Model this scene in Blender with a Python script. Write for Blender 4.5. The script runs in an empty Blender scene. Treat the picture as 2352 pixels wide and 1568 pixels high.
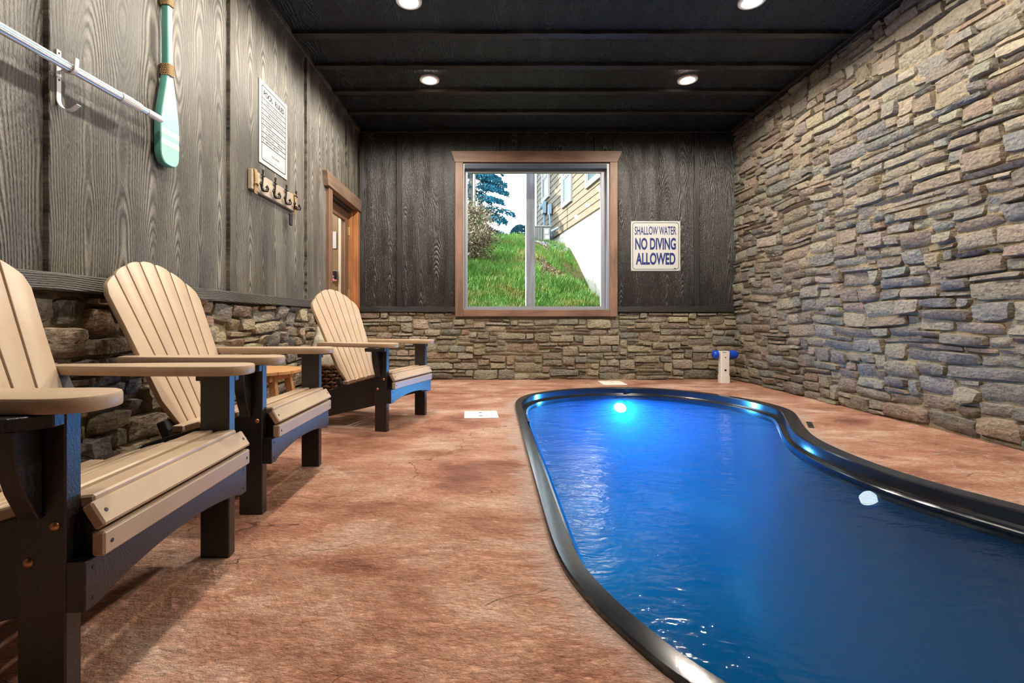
import bpy, bmesh, math, random
import numpy as np
from mathutils import Vector, Matrix, Euler, noise
from mathutils.geometry import tessellate_polygon

random.seed(7)
PI = math.pi
SC = bpy.context.scene
COL = SC.collection

# ------------------------------------------------------------------ camera, sky, sun, exposure
cam = bpy.data.cameras.new('camera')
cam.sensor_width = 36.0
cam.lens = 36.0 * 1110.0 / 2352.0
cam.shift_x = 46.0 / 2352.0
cam.shift_y = -51.0 / 2352.0
cam.clip_start = 0.05
cam_ob = bpy.data.objects.new('camera', cam)
cam_ob.location = (0, 0, 0.744)
cam_ob.rotation_euler = (PI / 2, 0, 0)
COL.objects.link(cam_ob)
SC.camera = cam_ob

world = bpy.data.worlds.new('sky')
SC.world = world
world.use_nodes = True
wn = world.node_tree
wbg = wn.nodes['Background']
wbg.inputs['Color'].default_value = (0.80, 0.92, 1.0, 1)
wbg.inputs['Strength'].default_value = 6.0

sun = bpy.data.lights.new('sun', 'SUN')
sun.energy = 14.0
sun.angle = 0.01
sun.color = (1.0, 0.95, 0.86)
sun_ob = bpy.data.objects.new('sun', sun)
sun_ob.rotation_euler = Vector((0.80, -0.06, -0.52)).to_track_quat('-Z', 'Y').to_euler()
COL.objects.link(sun_ob)

LAMP_WATTS = 118.0
POOL_WATTS = 60.0
SC.view_settings.view_transform = 'Standard'
SC.view_settings.look = 'None'
SC.view_settings.exposure = 0.36
SC.view_settings.gamma = 1.0
SC.view_settings.use_curve_mapping = False
SC.cycles.max_bounces = 8
SC.cycles.transparent_max_bounces = 12

# ------------------------------------------------------------------ room measures (metres)
XL, XR, YF, ZC = -1.65, 2.98, 5.96, 3.085      # left wall, right stone face, far wall, ceiling
YN = -1.3                                      # wall behind the camera
ZP = 3.038                                     # top of the wall panels
LEDGE0, LEDGE1 = 0.85, 0.918                   # left ledge trim
FLEDGE0, FLEDGE1 = 0.832, 0.902                # far ledge trim


# ------------------------------------------------------------------ node helpers
class NT:
    def __init__(self, name, rough=0.5, spec=0.5, metal=0.0, color=(0.5, 0.5, 0.5)):
        self.m = bpy.data.materials.new(name)
        self.m.use_nodes = True
        self.t = self.m.node_tree
        self.b = self.t.nodes['Principled BSDF']
        self.out = self.t.nodes['Material Output']
        self.set(self.b, 'Base Color', color)
        self.set(self.b, 'Roughness', rough)
        self.set(self.b, 'Metallic', metal)
        self.set(self.b, 'Specular IOR Level', spec)

    def set(self, node, key, v):
        s = node.inputs[key]
        if isinstance(v, bpy.types.NodeSocket):
            self.t.links.new(v, s)
        elif isinstance(v, (tuple, list)) and len(v) == 3 and s.type == 'RGBA':
            s.default_value = (*v, 1)
        else:
            s.default_value = v

    def n(self, kind, ins=None, **props):
        nd = self.t.nodes.new(kind)
        for k, v in props.items():
            setattr(nd, k, v)
        for k, v in (ins or {}).items():
            self.set(nd, k, v)
        return nd

    def math(self, op, a, b=0.0, c=None, clamp=False):
        nd = self.t.nodes.new('ShaderNodeMath')
        nd.operation = op
        nd.use_clamp = clamp
        self.set(nd, 0, a)
        self.set(nd, 1, b)
        if c is not None:
            self.set(nd, 2, c)
        return nd.outputs[0]

    def coord(self, scale=(1, 1, 1), kind='Object', loc=(0, 0, 0)):
        tc = self.n('ShaderNodeTexCoord')
        mp = self.n('ShaderNodeMapping', {'Vector': tc.outputs[kind], 'Scale': scale, 'Location': loc})
        return mp.outputs[0]

    def noise(self, vec, scale=5.0, detail=4.0, rough=0.55, dist=0.0):
        nd = self.n('ShaderNodeTexNoise', {'Vector': vec, 'Scale': scale, 'Detail': detail, 'Roughness': rough, 'Distortion': dist})
        return nd.outputs['Fac']

    def ramp(self, fac, stops, interp='LINEAR'):
        nd = self.t.nodes.new('ShaderNodeValToRGB')
        nd.color_ramp.interpolation = interp
        e = nd.color_ramp.elements
        while len(e) < len(stops):
            e.new(0.5)
        for el, (p, c) in zip(e, stops):
            el.position = p
            el.color = (*c, 1) if len(c) == 3 else c
        self.set(nd, 'Fac', fac)
        return nd.outputs['Color']

    def mix(self, fac, a, b, blend='MIX'):
        nd = self.t.nodes.new('ShaderNodeMix')
        nd.data_type = 'RGBA'
        nd.blend_type = blend
        self.set(nd, 0, fac)
        self.set(nd, 6, a)
        self.set(nd, 7, b)
        return nd.outputs[2]

    def bump(self, h, strength=0.3, dist=0.01, normal=None):
        ins = {'Height': h, 'Strength': strength, 'Distance': dist}
        if normal is not None:
            ins['Normal'] = normal
        return self.n('ShaderNodeBump', ins).outputs[0]

    def fin(self, color=None, rough=None, normal=None):
        if color is not None:
            self.set(self.b, 'Base Color', color)
        if rough is not None:
            self.set(self.b, 'Roughness', rough)
        if normal is not None:
            self.set(self.b, 'Normal', normal)
        return self.m


def plain(name, color, rough=0.5, metal=0.0, spec=0.5, speck=0.0, bump=0.0, scale=60):
    t = NT(name, rough, spec, metal, color)
    if speck or bump:
        v = t.coord()
        f = t.noise(v, scale, 3)
        if speck:
            dark = tuple(c * (1 - speck) for c in color)
            lite = tuple(min(1, c * (1 + speck)) for c in color)
            t.fin(t.ramp(f, [(0.3, dark), (0.7, lite)]))
        if bump:
            t.fin(normal=t.bump(f, bump, 0.004))
    return t.m


def emit(name, color, strength):
    t = NT(name)
    e = t.n('ShaderNodeEmission', {'Color': color, 'Strength': strength})
    t.t.links.new(e.outputs[0], t.out.inputs['Surface'])
    return t.m


# ------------------------------------------------------------------ materials
def grain_mat(name, u, l, dark, lite, rough=0.4, strength=0.8, ring=0.0105, plank=0.19, spec=0.6):
    """Embossed plain-sawn siding: growth rings cut along axis l, seen across axis u (0 x, 1 y, 2 z)."""
    t = NT(name, rough, spec)
    tc = t.n('ShaderNodeTexCoord')
    sep = t.n('ShaderNodeSeparateXYZ', {'Vector': tc.outputs['Object']})
    U, L = sep.outputs[u], sep.outputs[l]

    def cxyz(a, c, z=0.0):
        return t.n('ShaderNodeCombineXYZ', {'X': a, 'Y': c, 'Z': z}).outputs[0]
    wv = t.noise(cxyz(t.math('MULTIPLY', U, 2.5), t.math('MULTIPLY', L, 1.1)), 1.0, 2)
    uw = t.math('ADD', U, t.math('MULTIPLY', wv, 0.045))
    k = t.math('FLOOR', t.math('DIVIDE', uw, plank))
    du = t.math('SUBTRACT', uw, t.math('MULTIPLY', t.math('ADD', k, 0.5), plank))
    nk = t.noise(cxyz(t.math('MULTIPLY', k, 3.71), t.math('MULTIPLY', L, 0.9)), 1.0, 2)
    dep = t.math('ADD', t.math('MULTIPLY', L, 0.035), t.math('MULTIPLY', t.math('SUBTRACT', nk, 0.5), 0.22))
    rad = t.math('SQRT', t.math('ADD', t.math('MULTIPLY', du, du), t.math('MULTIPLY', dep, dep)))
    wob = t.noise(cxyz(t.math('MULTIPLY', U, 22.0), t.math('MULTIPLY', L, 2.2)), 1.0, 3)
    ph = t.math('ADD', t.math('MULTIPLY', rad, 2 * PI / ring), t.math('MULTIPLY', wob, 3.2))
    ridge = t.math('POWER', t.math('MULTIPLY_ADD', t.math('SINE', ph), 0.5, 0.5), 0.75)
    msk = t.noise(cxyz(t.math('MULTIPLY', U, 7.0), t.math('MULTIPLY', L, 0.9), 4.0), 1.0, 2)
    mk_ = t.n('ShaderNodeMapRange', {'Value': msk, 'From Min': 0.36, 'From Max': 0.58}).outputs[0]
    ridge = t.math('MULTIPLY', ridge, t.math('MULTIPLY_ADD', mk_, 0.8, 0.2))
    fine = t.noise(cxyz(t.math('MULTIPLY', U, 300.0), t.math('MULTIPLY', L, 45.0)), 1.0, 3, 0.65)
    h = t.math('ADD', ridge, t.math('MULTIPLY', fine, 0.9))
    wear = t.noise(cxyz(t.math('MULTIPLY', U, 2.2), t.math('MULTIPLY', L, 0.8)), 1.0, 4)
    cf = t.math('ADD', t.math('MULTIPLY', ridge, 0.34), t.math('MULTIPLY_ADD', fine, 0.52, t.math('MULTIPLY', wear, 0.36)))
    col = t.ramp(cf, [(0.36, dark), (0.62, tuple(0.65 * a + 0.35 * c for a, c in zip(dark, lite))), (0.96, lite)])
    rg = t.math('MULTIPLY_ADD', fine, 0.25, rough - 0.12)
    return t.fin(col, rg, t.bump(h, strength, 0.006))


M = {}
M['panel_left'] = grain_mat('stained_siding_left', 1, 2, (0.011, 0.0095, 0.008), (0.40, 0.36, 0.305), 0.36, 1.0, spec=0.8)  # pale ridge tone: worn stain plus lamp glints put into the colour
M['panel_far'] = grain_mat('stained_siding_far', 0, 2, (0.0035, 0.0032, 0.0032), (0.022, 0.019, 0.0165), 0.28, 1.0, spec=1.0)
M['panel_ceiling'] = grain_mat('stained_siding_ceiling', 0, 1, (0.002, 0.004, 0.006), (0.026, 0.044, 0.060), 0.25, 0.9)  # bluish grain tone includes the teal sheen, put into the colour
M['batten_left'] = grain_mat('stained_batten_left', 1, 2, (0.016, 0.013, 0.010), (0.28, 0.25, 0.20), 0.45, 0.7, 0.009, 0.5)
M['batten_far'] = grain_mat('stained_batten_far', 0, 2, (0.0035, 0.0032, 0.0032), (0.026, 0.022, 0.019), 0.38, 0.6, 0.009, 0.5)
M['batten_ceiling'] = grain_mat('stained_batten_ceiling', 1, 0, (0.006, 0.006, 0.007), (0.060, 0.052, 0.046), 0.40, 0.5, 0.009, 0.5)
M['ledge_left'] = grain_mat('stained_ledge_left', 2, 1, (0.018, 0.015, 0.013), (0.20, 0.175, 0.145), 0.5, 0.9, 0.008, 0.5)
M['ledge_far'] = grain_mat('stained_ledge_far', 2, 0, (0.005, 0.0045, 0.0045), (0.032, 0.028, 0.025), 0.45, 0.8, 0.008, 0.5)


def wood_mat(name, dark, lite, axis=2, rough=0.5, scale=1.0, knots=True):
    t = NT(name, rough, 0.4)
    sc = [14.0 * scale] * 3
    sc[axis] = 1.6 * scale
    v = t.coord(tuple(sc))
    f = t.noise(v, 1.0, 5, 0.6, 0.6)
    w = t.noise(t.coord((2, 2, 2)), 1.0, 2)
    k = t.math('MULTIPLY_ADD', w, 0.5, t.math('MULTIPLY', f, 0.75))
    col = t.ramp(k, [(0.35, dark), (0.8, lite)])
    return t.fin(col, None, t.bump(f, 0.25, 0.004))


M['casing_z'] = wood_mat('brown_casing_upright', (0.075, 0.038, 0.024), (0.26, 0.15, 0.10), 2)
M['casing_x'] = wood_mat('brown_casing_across', (0.075, 0.038, 0.024), (0.26, 0.15, 0.10), 0)
M['casing_y'] = wood_mat('brown_casing_along', (0.10, 0.062, 0.042), (0.30, 0.20, 0.14), 1)
M['jamb'] = wood_mat('orange_pine_jamb', (0.20, 0.075, 0.025), (0.50, 0.22, 0.085), 2)
M['door_brown'] = wood_mat('brown_door', (0.085, 0.045, 0.026), (0.20, 0.11, 0.065), 2)
M['entry_door'] = wood_mat('tan_entry_door', (0.22, 0.13, 0.065), (0.42, 0.27, 0.14), 2)
M['table_wood'] = wood_mat('oiled_table_wood', (0.36, 0.16, 0.055), (0.62, 0.34, 0.15), 0)
M['board_wood'] = wood_mat('weathered_rack_board', (0.22, 0.17, 0.125), (0.48, 0.40, 0.31), 1)
M['post_wood'] = wood_mat('grey_weathered_post', (0.09, 0.088, 0.10), (0.33, 0.325, 0.36), 2)
M['trunk'] = wood_mat('tree_bark', (0.10, 0.075, 0.055), (0.28, 0.24, 0.19), 2)

# poly lumber
t = NT('tan_poly_lumber', 0.42, 0.45)
v = t.coord()
f = t.noise(v, 160.0, 3, 0.6)
g = t.noise(v, 6.0, 3)
c = t.ramp(t.math('MULTIPLY_ADD', f, 0.35, t.math('MULTIPLY', g, 0.5)), [(0.25, (0.41, 0.290, 0.195)), (0.7, (0.53, 0.400, 0.288))])
M['tan'] = t.fin(c, t.math('MULTIPLY_ADD', f, 0.25, 0.30), t.bump(f, 0.12, 0.002))
t = NT('black_poly_lumber', 0.38, 0.75)
v = t.coord()
f = t.noise(v, 190.0, 3, 0.7)
c = t.ramp(f, [(0.45, (0.005, 0.005, 0.006)), (0.80, (0.040, 0.040, 0.046))])
M['black'] = t.fin(c, t.math('MULTIPLY_ADD', f, 0.3, 0.22), t.bump(f, 0.35, 0.002))
M['copper'] = plain('copper_bolt', (0.55, 0.28, 0.16), 0.35, 0.9)
M['hole'] = plain('dark_screw', (0.03, 0.022, 0.02), 0.6)
M['white_vinyl'] = plain('white_vinyl', (0.24, 0.245, 0.28), 0.35)
M['shade'] = plain('dark_roller_shade', (0.045, 0.06, 0.09), 0.6)
M['white_sign'] = plain('white_sign_face', (0.52, 0.52, 0.50), 0.35)
M['navy'] = plain('navy_print', (0.010, 0.025, 0.14), 0.4)
M['charcoal'] = plain('charcoal_print', (0.012, 0.014, 0.03), 0.6, 0, 0.2)
M['grey_print'] = plain('grey_print', (0.07, 0.07, 0.085), 0.5)
M['iron'] = plain('dark_iron', (0.018, 0.016, 0.016), 0.4, 0.6)
M['alu'] = plain('brushed_aluminium', (0.72, 0.73, 0.76), 0.28, 0.85)
M['white_plastic'] = plain('white_plastic', (0.76, 0.72, 0.68), 0.4)
M['cover'] = plain('cream_cover', (0.86, 0.82, 0.74), 0.45)
M['blue_plastic'] = plain('blue_plastic', (0.004, 0.06, 0.50), 0.25)
M['black_plastic'] = plain('black_plastic', (0.01, 0.01, 0.011), 0.35)
M['brass'] = plain('aged_brass', (0.42, 0.30, 0.18), 0.5, 0.8)
M['cream_cloth'] = plain('cream_cloth', (0.62, 0.56, 0.45), 0.9, 0, 0.1, 0.18, 0.6, 70)
M['paper'] = plain('white_paper', (0.80, 0.82, 0.82), 0.7)
M['cream_wall'] = plain('cream_wall', (0.55, 0.50, 0.40), 0.8)
M['dark_wall'] = plain('dark_wall', (0.05, 0.045, 0.04), 0.7)
M['red_led'] = emit('red_led', (1.0, 0.05, 0.08), 6.0)
M['lamp'] = emit('lamp_lens', (1.0, 0.90, 0.74), 26.0)

# rope: twisted strands
t = NT('jute_rope', 0.85, 0.2)
f = t.n('ShaderNodeTexWave', {'Vector': t.coord((1, 1, 1.0)), 'Scale': 60.0, 'Distortion': 2.0}, bands_direction='DIAGONAL').outputs['Fac']
M['rope'] = t.fin(t.ramp(f, [(0.2, (0.25, 0.14, 0.06)), (0.8, (0.66, 0.46, 0.26))]), None, t.bump(f, 0.8, 0.004))

# paddle paint
t = NT('mint_paint', 0.3, 0.5)
f = t.noise(t.coord(), 70.0, 4)
M['mint'] = t.fin(t.ramp(f, [(0.22, (0.12, 0.24, 0.22)), (0.27, (0.29, 0.52, 0.495)), (0.8, (0.34, 0.575, 0.55))]))
M['teal'] = plain('teal_paint', (0.095, 0.34, 0.29), 0.3)
M['stripe'] = plain('cream_stripe_paint', (0.66, 0.65, 0.59), 0.35)


# stone: colour comes from a per-stone tint attribute, broken up by noise
def stone_mat(name):
    t = NT(name, 0.72, 0.35)
    at = t.n('ShaderNodeAttribute', attribute_name='tint').outputs['Color']
    v = t.coord()
    n1 = t.noise(v, 9.0, 5, 0.6)
    n2 = t.noise(v, 38.0, 5, 0.7)
    n3 = t.noise(t.coord((60, 60, 160)), 1.0, 4, 0.65)
    a = t.mix(t.ramp(n1, [(0.38, (0, 0, 0)), (0.68, (1, 1, 1))]), at, (0.30, 0.245, 0.175), 'MIX')
    a = t.mix(0.55, at, a)
    a = t.mix(0.75, a, t.ramp(n2, [(0.30, (0.25, 0.24, 0.23)), (0.44, (0.85, 0.85, 0.85)), (0.56, (1.05, 1.05, 1.03)), (0.76, (1.6, 1.55, 1.42))]), 'MULTIPLY')
    vo = t.n('ShaderNodeTexVoronoi', {'Vector': t.coord((1, 1, 1.8)), 'Scale': 26.0, 'Randomness': 1.0}, feature='F1').outputs['Distance']
    h = t.math('ADD', t.math('MULTIPLY', n2, 1.0), t.math('MULTIPLY_ADD', n3, 0.45, t.math('MULTIPLY', n1, 1.2)))
    h = t.math('ADD', h, t.math('MULTIPLY', vo, 0.7))
    return t.fin(a, t.math('MULTIPLY_ADD', n2, 0.25, 0.55), t.bump(h, 0.9, 0.018))


M['stone'] = stone_mat('ledge_stone')
t = NT('sandy_mortar', 0.9, 0.2)
v = t.coord()
f = t.noise(v, 50.0, 5, 0.7)
M['mortar'] = t.fin(t.ramp(f, [(0.3, (0.17, 0.135, 0.085)), (0.75, (0.42, 0.35, 0.24))]), None, t.bump(f, 0.8, 0.012))

# stamped concrete deck
t = NT('stamped_concrete', 0.4, 0.5)
vs = t.coord((1.0, 1.5, 1.0))
wob = t.n('ShaderNodeTexNoise', {'Vector': vs, 'Scale': 1.3, 'Detail': 4.0, 'Roughness': 0.55})
vv = t.n('ShaderNodeVectorMath', {0: vs, 1: wob.outputs['Color']}, operation='ADD').outputs[0]
a1 = t.noise(vs, 1.6, 9, 0.70, 0.3)
a3 = t.noise(t.coord((1, 1.5, 1)), 55.0, 7, 0.78, 0.2)
a4 = t.noise(t.coord((0.8, 1.5, 1.0), loc=(7, 2, 0)), 3.2, 10, 0.76, 0.4)


def ridged(vec, scale, detail, rough, lac=2.1, off=1.0):
    nd = t.n('ShaderNodeTexNoise', {'Vector': vec, 'Scale': scale}, noise_type='RIDGED_MULTIFRACTAL', normalize=True)
    t.set(nd, 'Detail', detail)
    t.set(nd, 'Roughness', rough)
    t.set(nd, 'Lacunarity', lac)
    t.set(nd, 'Offset', off)
    t.set(nd, 'Gain', 1.6)
    return nd.outputs['Fac']


sk = t.n('ShaderNodeMapping', {'Vector': t.coord((1, 1, 1)), 'Rotation': (0, 0, 0.45), 'Scale': (1.0, 1.9, 1.0)}).outputs[0]
k1 = ridged(sk, 3.2, 9.0, 0.62)
k2 = ridged(sk, 11.0, 8.0, 0.70)
c1 = t.ramp(a1, [(0.36, (0.36, 0.142, 0.098)), (0.45, (0.54, 0.245, 0.160)), (0.53, (0.66, 0.345, 0.240)), (0.62, (0.80, 0.53, 0.41))])
c2 = t.mix(0.70, c1, t.ramp(a4, [(0.38, (0.50, 0.36, 0.30)), (0.45, (0.88, 0.84, 0.82)), (0.53, (1.0, 1.0, 1.0)), (0.62, (1.22, 1.28, 1.30))]), 'MULTIPLY')
c2 = t.mix(0.75, c2, t.ramp(a3, [(0.34, (0.50, 0.44, 0.42)), (0.47, (0.97, 0.97, 0.97)), (0.66, (1.36, 1.40, 1.42))]), 'MULTIPLY')
c2 = t.mix(0.55, c2, t.ramp(k2, [(0.15, (0.55, 0.46, 0.43)), (0.35, (1.0, 1.0, 1.0)), (0.75, (1.30, 1.32, 1.32))]), 'MULTIPLY')
tw = t.n('ShaderNodeAttribute', attribute_name='trowelled').outputs['Fac']
tws = t.ramp(t.math('ADD', tw, t.math('MULTIPLY', t.math('SUBTRACT', a4, 0.5), 2.2)), [(0.42, (0, 0, 0)), (0.72, (1, 1, 1))])
c2 = t.mix(t.math('MULTIPLY', tws, 0.75), c2, t.mix(0.6, (0.74, 0.53, 0.44), t.ramp(a3, [(0.36, (0.55, 0.5, 0.48)), (0.5, (1, 1, 1))]), 'MULTIPLY'))
vor = t.n('ShaderNodeTexVoronoi', {'Vector': vv, 'Scale': 0.60}, feature='DISTANCE_TO_EDGE').outputs['Distance']
gate = t.noise(t.coord((1, 1, 1), loc=(3, 5, 0)), 1.3, 3)
wd = t.math('MULTIPLY_ADD', a3, 0.012, -0.0042)
crack = t.math('MULTIPLY', t.math('LESS_THAN', vor, wd), t.math('GREATER_THAN', gate, 0.53))
c3 = t.mix(t.math('MULTIPLY', crack, 0.75), c2, (0.78, 0.62, 0.50))
vor2 = t.n('ShaderNodeTexVoronoi', {'Vector': t.n('ShaderNodeVectorMath', {0: vv, 1: (4.3, 1.7, 0)}, operation='ADD').outputs[0], 'Scale': 0.75}, feature='DISTANCE_TO_EDGE').outputs['Distance']
cr2 = t.math('MULTIPLY', t.math('LESS_THAN', vor2, t.math('MULTIPLY_ADD', a3, 0.012, -0.0040)), t.math('GREATER_THAN', t.noise(t.coord((1, 1, 1), loc=(1, 9, 0)), 1.6, 3), 0.47))
c3 = t.mix(t.math('MULTIPLY', cr2, 0.8), c3, (0.13, 0.055, 0.035))
seam = t.n('ShaderNodeMapRange', {'Value': vor2, 'From Min': 0.0, 'From Max': 0.02}).outputs[0]
h = t.math('ADD', t.math('MULTIPLY', k1, 0.9), t.math('MULTIPLY_ADD', k2, 0.55, t.math('MULTIPLY', seam, 0.25)))
h = t.math('ADD', h, t.math('MULTIPLY_ADD', a3, 0.14, t.math('MULTIPLY', a4, 0.7)))
M['deck'] = t.fin(c3, t.math('MULTIPLY_ADD', a3, 0.5, 0.12), t.bump(h, 0.8, 0.022))

M['rim'] = plain('black_pool_rim', (0.010, 0.012, 0.017), 0.17, 0, 0.7, 0.3, 0.03, 90)
t = NT('blue_pool_shell', 0.5, 0.4)
f = t.noise(t.coord(), 2.5, 3)
M['shell'] = t.fin(t.ramp(f, [(0.3, (0.003, 0.095, 0.25)), (0.7, (0.005, 0.125, 0.30))]))

# water: slightly milky blue body under a rippled reflecting surface
def water_mats():
    out = []
    for top in (True, False):
        t = NT('pool_water' if top else 'pool_water_body')
        tr = t.n('ShaderNodeBsdfTransparent', {'Color': (0.92, 0.97, 1.0)})
        if top:
            r1 = t.noise(t.coord((10.0, 22.0, 1.0)), 1.0, 3, 0.45, 1.5)
            r2 = t.noise(t.coord((2.2, 4.0, 1.0)), 1.0, 1, 0.5, 1.2)
            bn = t.bump(t.math('MULTIPLY_ADD', r1, 0.42, r2), 0.19, 0.05)
            fr = t.n('ShaderNodeFresnel', {'IOR': 1.33, 'Normal': bn}).outputs[0]
            gl = t.n('ShaderNodeBsdfGlossy', {'Color': (1, 1, 1), 'Roughness': 0.05, 'Normal': bn})
            mx = t.n('ShaderNodeMixShader', {0: fr, 1: tr.outputs[0], 2: gl.outputs[0]})
            t.t.links.new(mx.outputs[0], t.out.inputs['Surface'])
        else:
            t.t.links.new(tr.outputs[0], t.out.inputs['Surface'])
        sc = t.n('ShaderNodeVolumeScatter', {'Color': (0.0, 0.42, 1.0), 'Density': WATER_DENSITY, 'Anisotropy': 0.2})
        ab = t.n('ShaderNodeVolumeAbsorption', {'Color': (0.02, 0.55, 1.0), 'Density': 0.45})
        ad = t.n('ShaderNodeAddShader', {0: sc.outputs[0], 1: ab.outputs[0]})
        t.t.links.new(ad.outputs[0], t.out.inputs['Volume'])
        out.append(t.m)
    return out


WATER_DENSITY = 0.40
M['water'], M['water_body'] = water_mats()


def glass_mat(name, tint=(0.96, 0.98, 1.0), ior=1.45):
    t = NT(name)
    fr = t.n('ShaderNodeFresnel', {'IOR': ior}).outputs[0]
    bf = t.n('ShaderNodeNewGeometry').outputs['Backfacing']
    fr = t.math('ADD', t.math('MULTIPLY', fr, t.math('SUBTRACT', 1.0, bf)), t.math('MULTIPLY', bf, 0.03))
    tr = t.n('ShaderNodeBsdfTransparent', {'Color': tint})
    gl = t.n('ShaderNodeBsdfGlossy', {'Color': (1, 1, 1), 'Roughness': 0.01})
    mx = t.n('ShaderNodeMixShader', {0: fr, 1: tr.outputs[0], 2: gl.outputs[0]})
    t.t.links.new(mx.outputs[0], t.out.inputs['Surface'])
    return t.m


M['glass'] = glass_mat('window_glass')
M['far_glass'] = plain('house_window_glass', (0.035, 0.06, 0.06), 0.30, 0, 0.25)

# outdoors
t = NT('grass_ground', 0.9, 0.1)
f = t.noise(t.coord(), 2.2, 5, 0.65)
M['ground'] = t.fin(t.ramp(f, [(0.36, (0.12, 0.078, 0.042)), (0.50, (0.054, 0.066, 0.018)), (0.66, (0.03, 0.078, 0.009))]), None, t.bump(f, 0.8, 0.05))
t = NT('grass_blades', 0.6, 0.3)
f = t.noise(t.coord(), 2.2, 5, 0.65)
M['grass'] = t.fin(t.ramp(f, [(0.36, (0.156, 0.15, 0.03)), (0.48, (0.072, 0.168, 0.0132)), (0.7, (0.027, 0.132, 0.0132))]))
t = NT('straw_litter', 0.9, 0.1)
f = t.noise(t.coord(), 30.0, 3)
M['straw'] = t.fin(t.ramp(f, [(0.3, (0.108, 0.072, 0.042)), (0.7, (0.228, 0.174, 0.114))]))
t = NT('blue_green_needles', 0.6, 0.3)
f = t.noise(t.coord(), 4.0, 4)
M['needles'] = t.fin(t.ramp(f, [(0.3, (0.0072, 0.078, 0.12)), (0.7, (0.024, 0.198, 0.276))]))  # blue cast of the light is put into the needle colour
t = NT('dry_shrub_leaf', 0.7, 0.2)
f = t.noise(t.coord(), 7.0, 4)
M['dry_leaf'] = t.fin(t.ramp(f, [(0.3, (0.078, 0.048, 0.027)), (0.48, (0.18, 0.132, 0.084)), (0.62, (0.066, 0.09, 0.03)), (0.8, (0.114, 0.144, 0.054))]))
t = NT('hedge_leaf', 0.6, 0.3)
f = t.noise(t.coord(), 9.0, 4)
M['hedge_leaf'] = t.fin(t.ramp(f, [(0.3, (0.012, 0.06, 0.078)), (0.7, (0.036, 0.144, 0.18))]))
t = NT('tan_siding_paint', 0.7, 0.3)
f = t.noise(t.coord((1, 1, 3)), 5.0, 4)
M['siding'] = t.fin(t.ramp(f, [(0.3, (0.114, 0.081, 0.045)), (0.7, (0.162, 0.12, 0.072))]))
t = NT('foundation_concrete', 0.85, 0.2)
f = t.noise(t.coord((3, 3, 1)), 2.0, 5, 0.65)
M['foundation'] = t.fin(t.ramp(f, [(0.28, (0.36, 0.26, 0.17)), (0.40, (0.62, 0.56, 0.46)), (0.7, (0.72, 0.68, 0.58))]))
M['white_trim'] = plain('white_window_trim', (0.27, 0.27, 0.265), 0.6)
M['grey_metal'] = plain('grey_metal_box', (0.16, 0.22, 0.26), 0.5, 0.1)
M['unit'] = plain('beige_condenser', (0.24, 0.23, 0.20), 0.5, 0.1)
M['unit_dark'] = plain('condenser_slots', (0.06, 0.06, 0.055), 0.6)
M['gravel'] = plain('gravel', (0.22, 0.21, 0.21), 0.9, 0, 0.2, 0.5, 0.8, 40)


# ------------------------------------------------------------------ object helpers
def tag(o, label=None, cat=None, group=None, kind=None):
    if label: o['label'] = label
    if cat: o['category'] = cat
    if group: o['group'] = group
    if kind: o['kind'] = kind
    return o


def root(name, label, cat, loc=(0, 0, 0), rz=0.0, group=None, kind=None):
    o = bpy.data.objects.new(name, None)
    o.empty_display_size = 0.1
    o.location = loc
    o.rotation_euler = (0, 0, rz)
    COL.objects.link(o)
    return tag(o, label, cat, group, kind)


def mk(name, data, mat, parent=None, smooth=None, world_coords=False):
    """Link a bmesh or mesh as one object. world_coords: vertices are in world space, move them into the parent's frame."""
    if isinstance(data, bmesh.types.BMesh):
        me = bpy.data.meshes.new(name)
        bmesh.ops.recalc_face_normals(data, faces=data.faces[:])
        data.to_mesh(me)
        data.free()
    else:
        me = data
    if world_coords and parent is not None:
        me.transform(Matrix.Translation(-Vector(abs_loc(parent))))
    me.materials.clear()
    me.materials.append(mat)
    if smooth is not None:
        me.polygons.foreach_set('use_smooth', [True] * len(me.polygons))
        if smooth < 179:
            me.set_sharp_from_angle(angle=math.radians(smooth))
    o = bpy.data.objects.new(name, me)
    COL.objects.link(o)
    if parent is not None:
        o.parent = parent
    return o


def abs_loc(o):
    v = Vector((0, 0, 0))
    while o is not None:
        v += Vector(o.location)
        o = o.parent
    return v


def box(x0, y0, z0, x1, y1, z1, bev=0.0, seg=1, bm=None):
    own = bm is None
    b = bmesh.new()
    r = bmesh.ops.create_cube(b, size=1.0)
    for v in b.verts:
        v.co = Vector(((x0 + x1) / 2 + v.co.x * (x1 - x0), (y0 + y1) / 2 + v.co.y * (y1 - y0), (z0 + z1) / 2 + v.co.z * (z1 - z0)))
    if bev > 0:
        bmesh.ops.bevel(b, geom=b.edges[:], offset=bev, segments=seg, affect='EDGES', profile=0.5)
    if own:
        return b
    join(bm, b)
    return bm


def join(dst, src, mtx=None):
    if mtx is not None:
        src.transform(mtx)
    me = bpy.data.meshes.new('tmp')
    src.to_mesh(me)
    src.free()
    dst.from_mesh(me)
    bpy.data.meshes.remove(me)
    return dst


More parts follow.
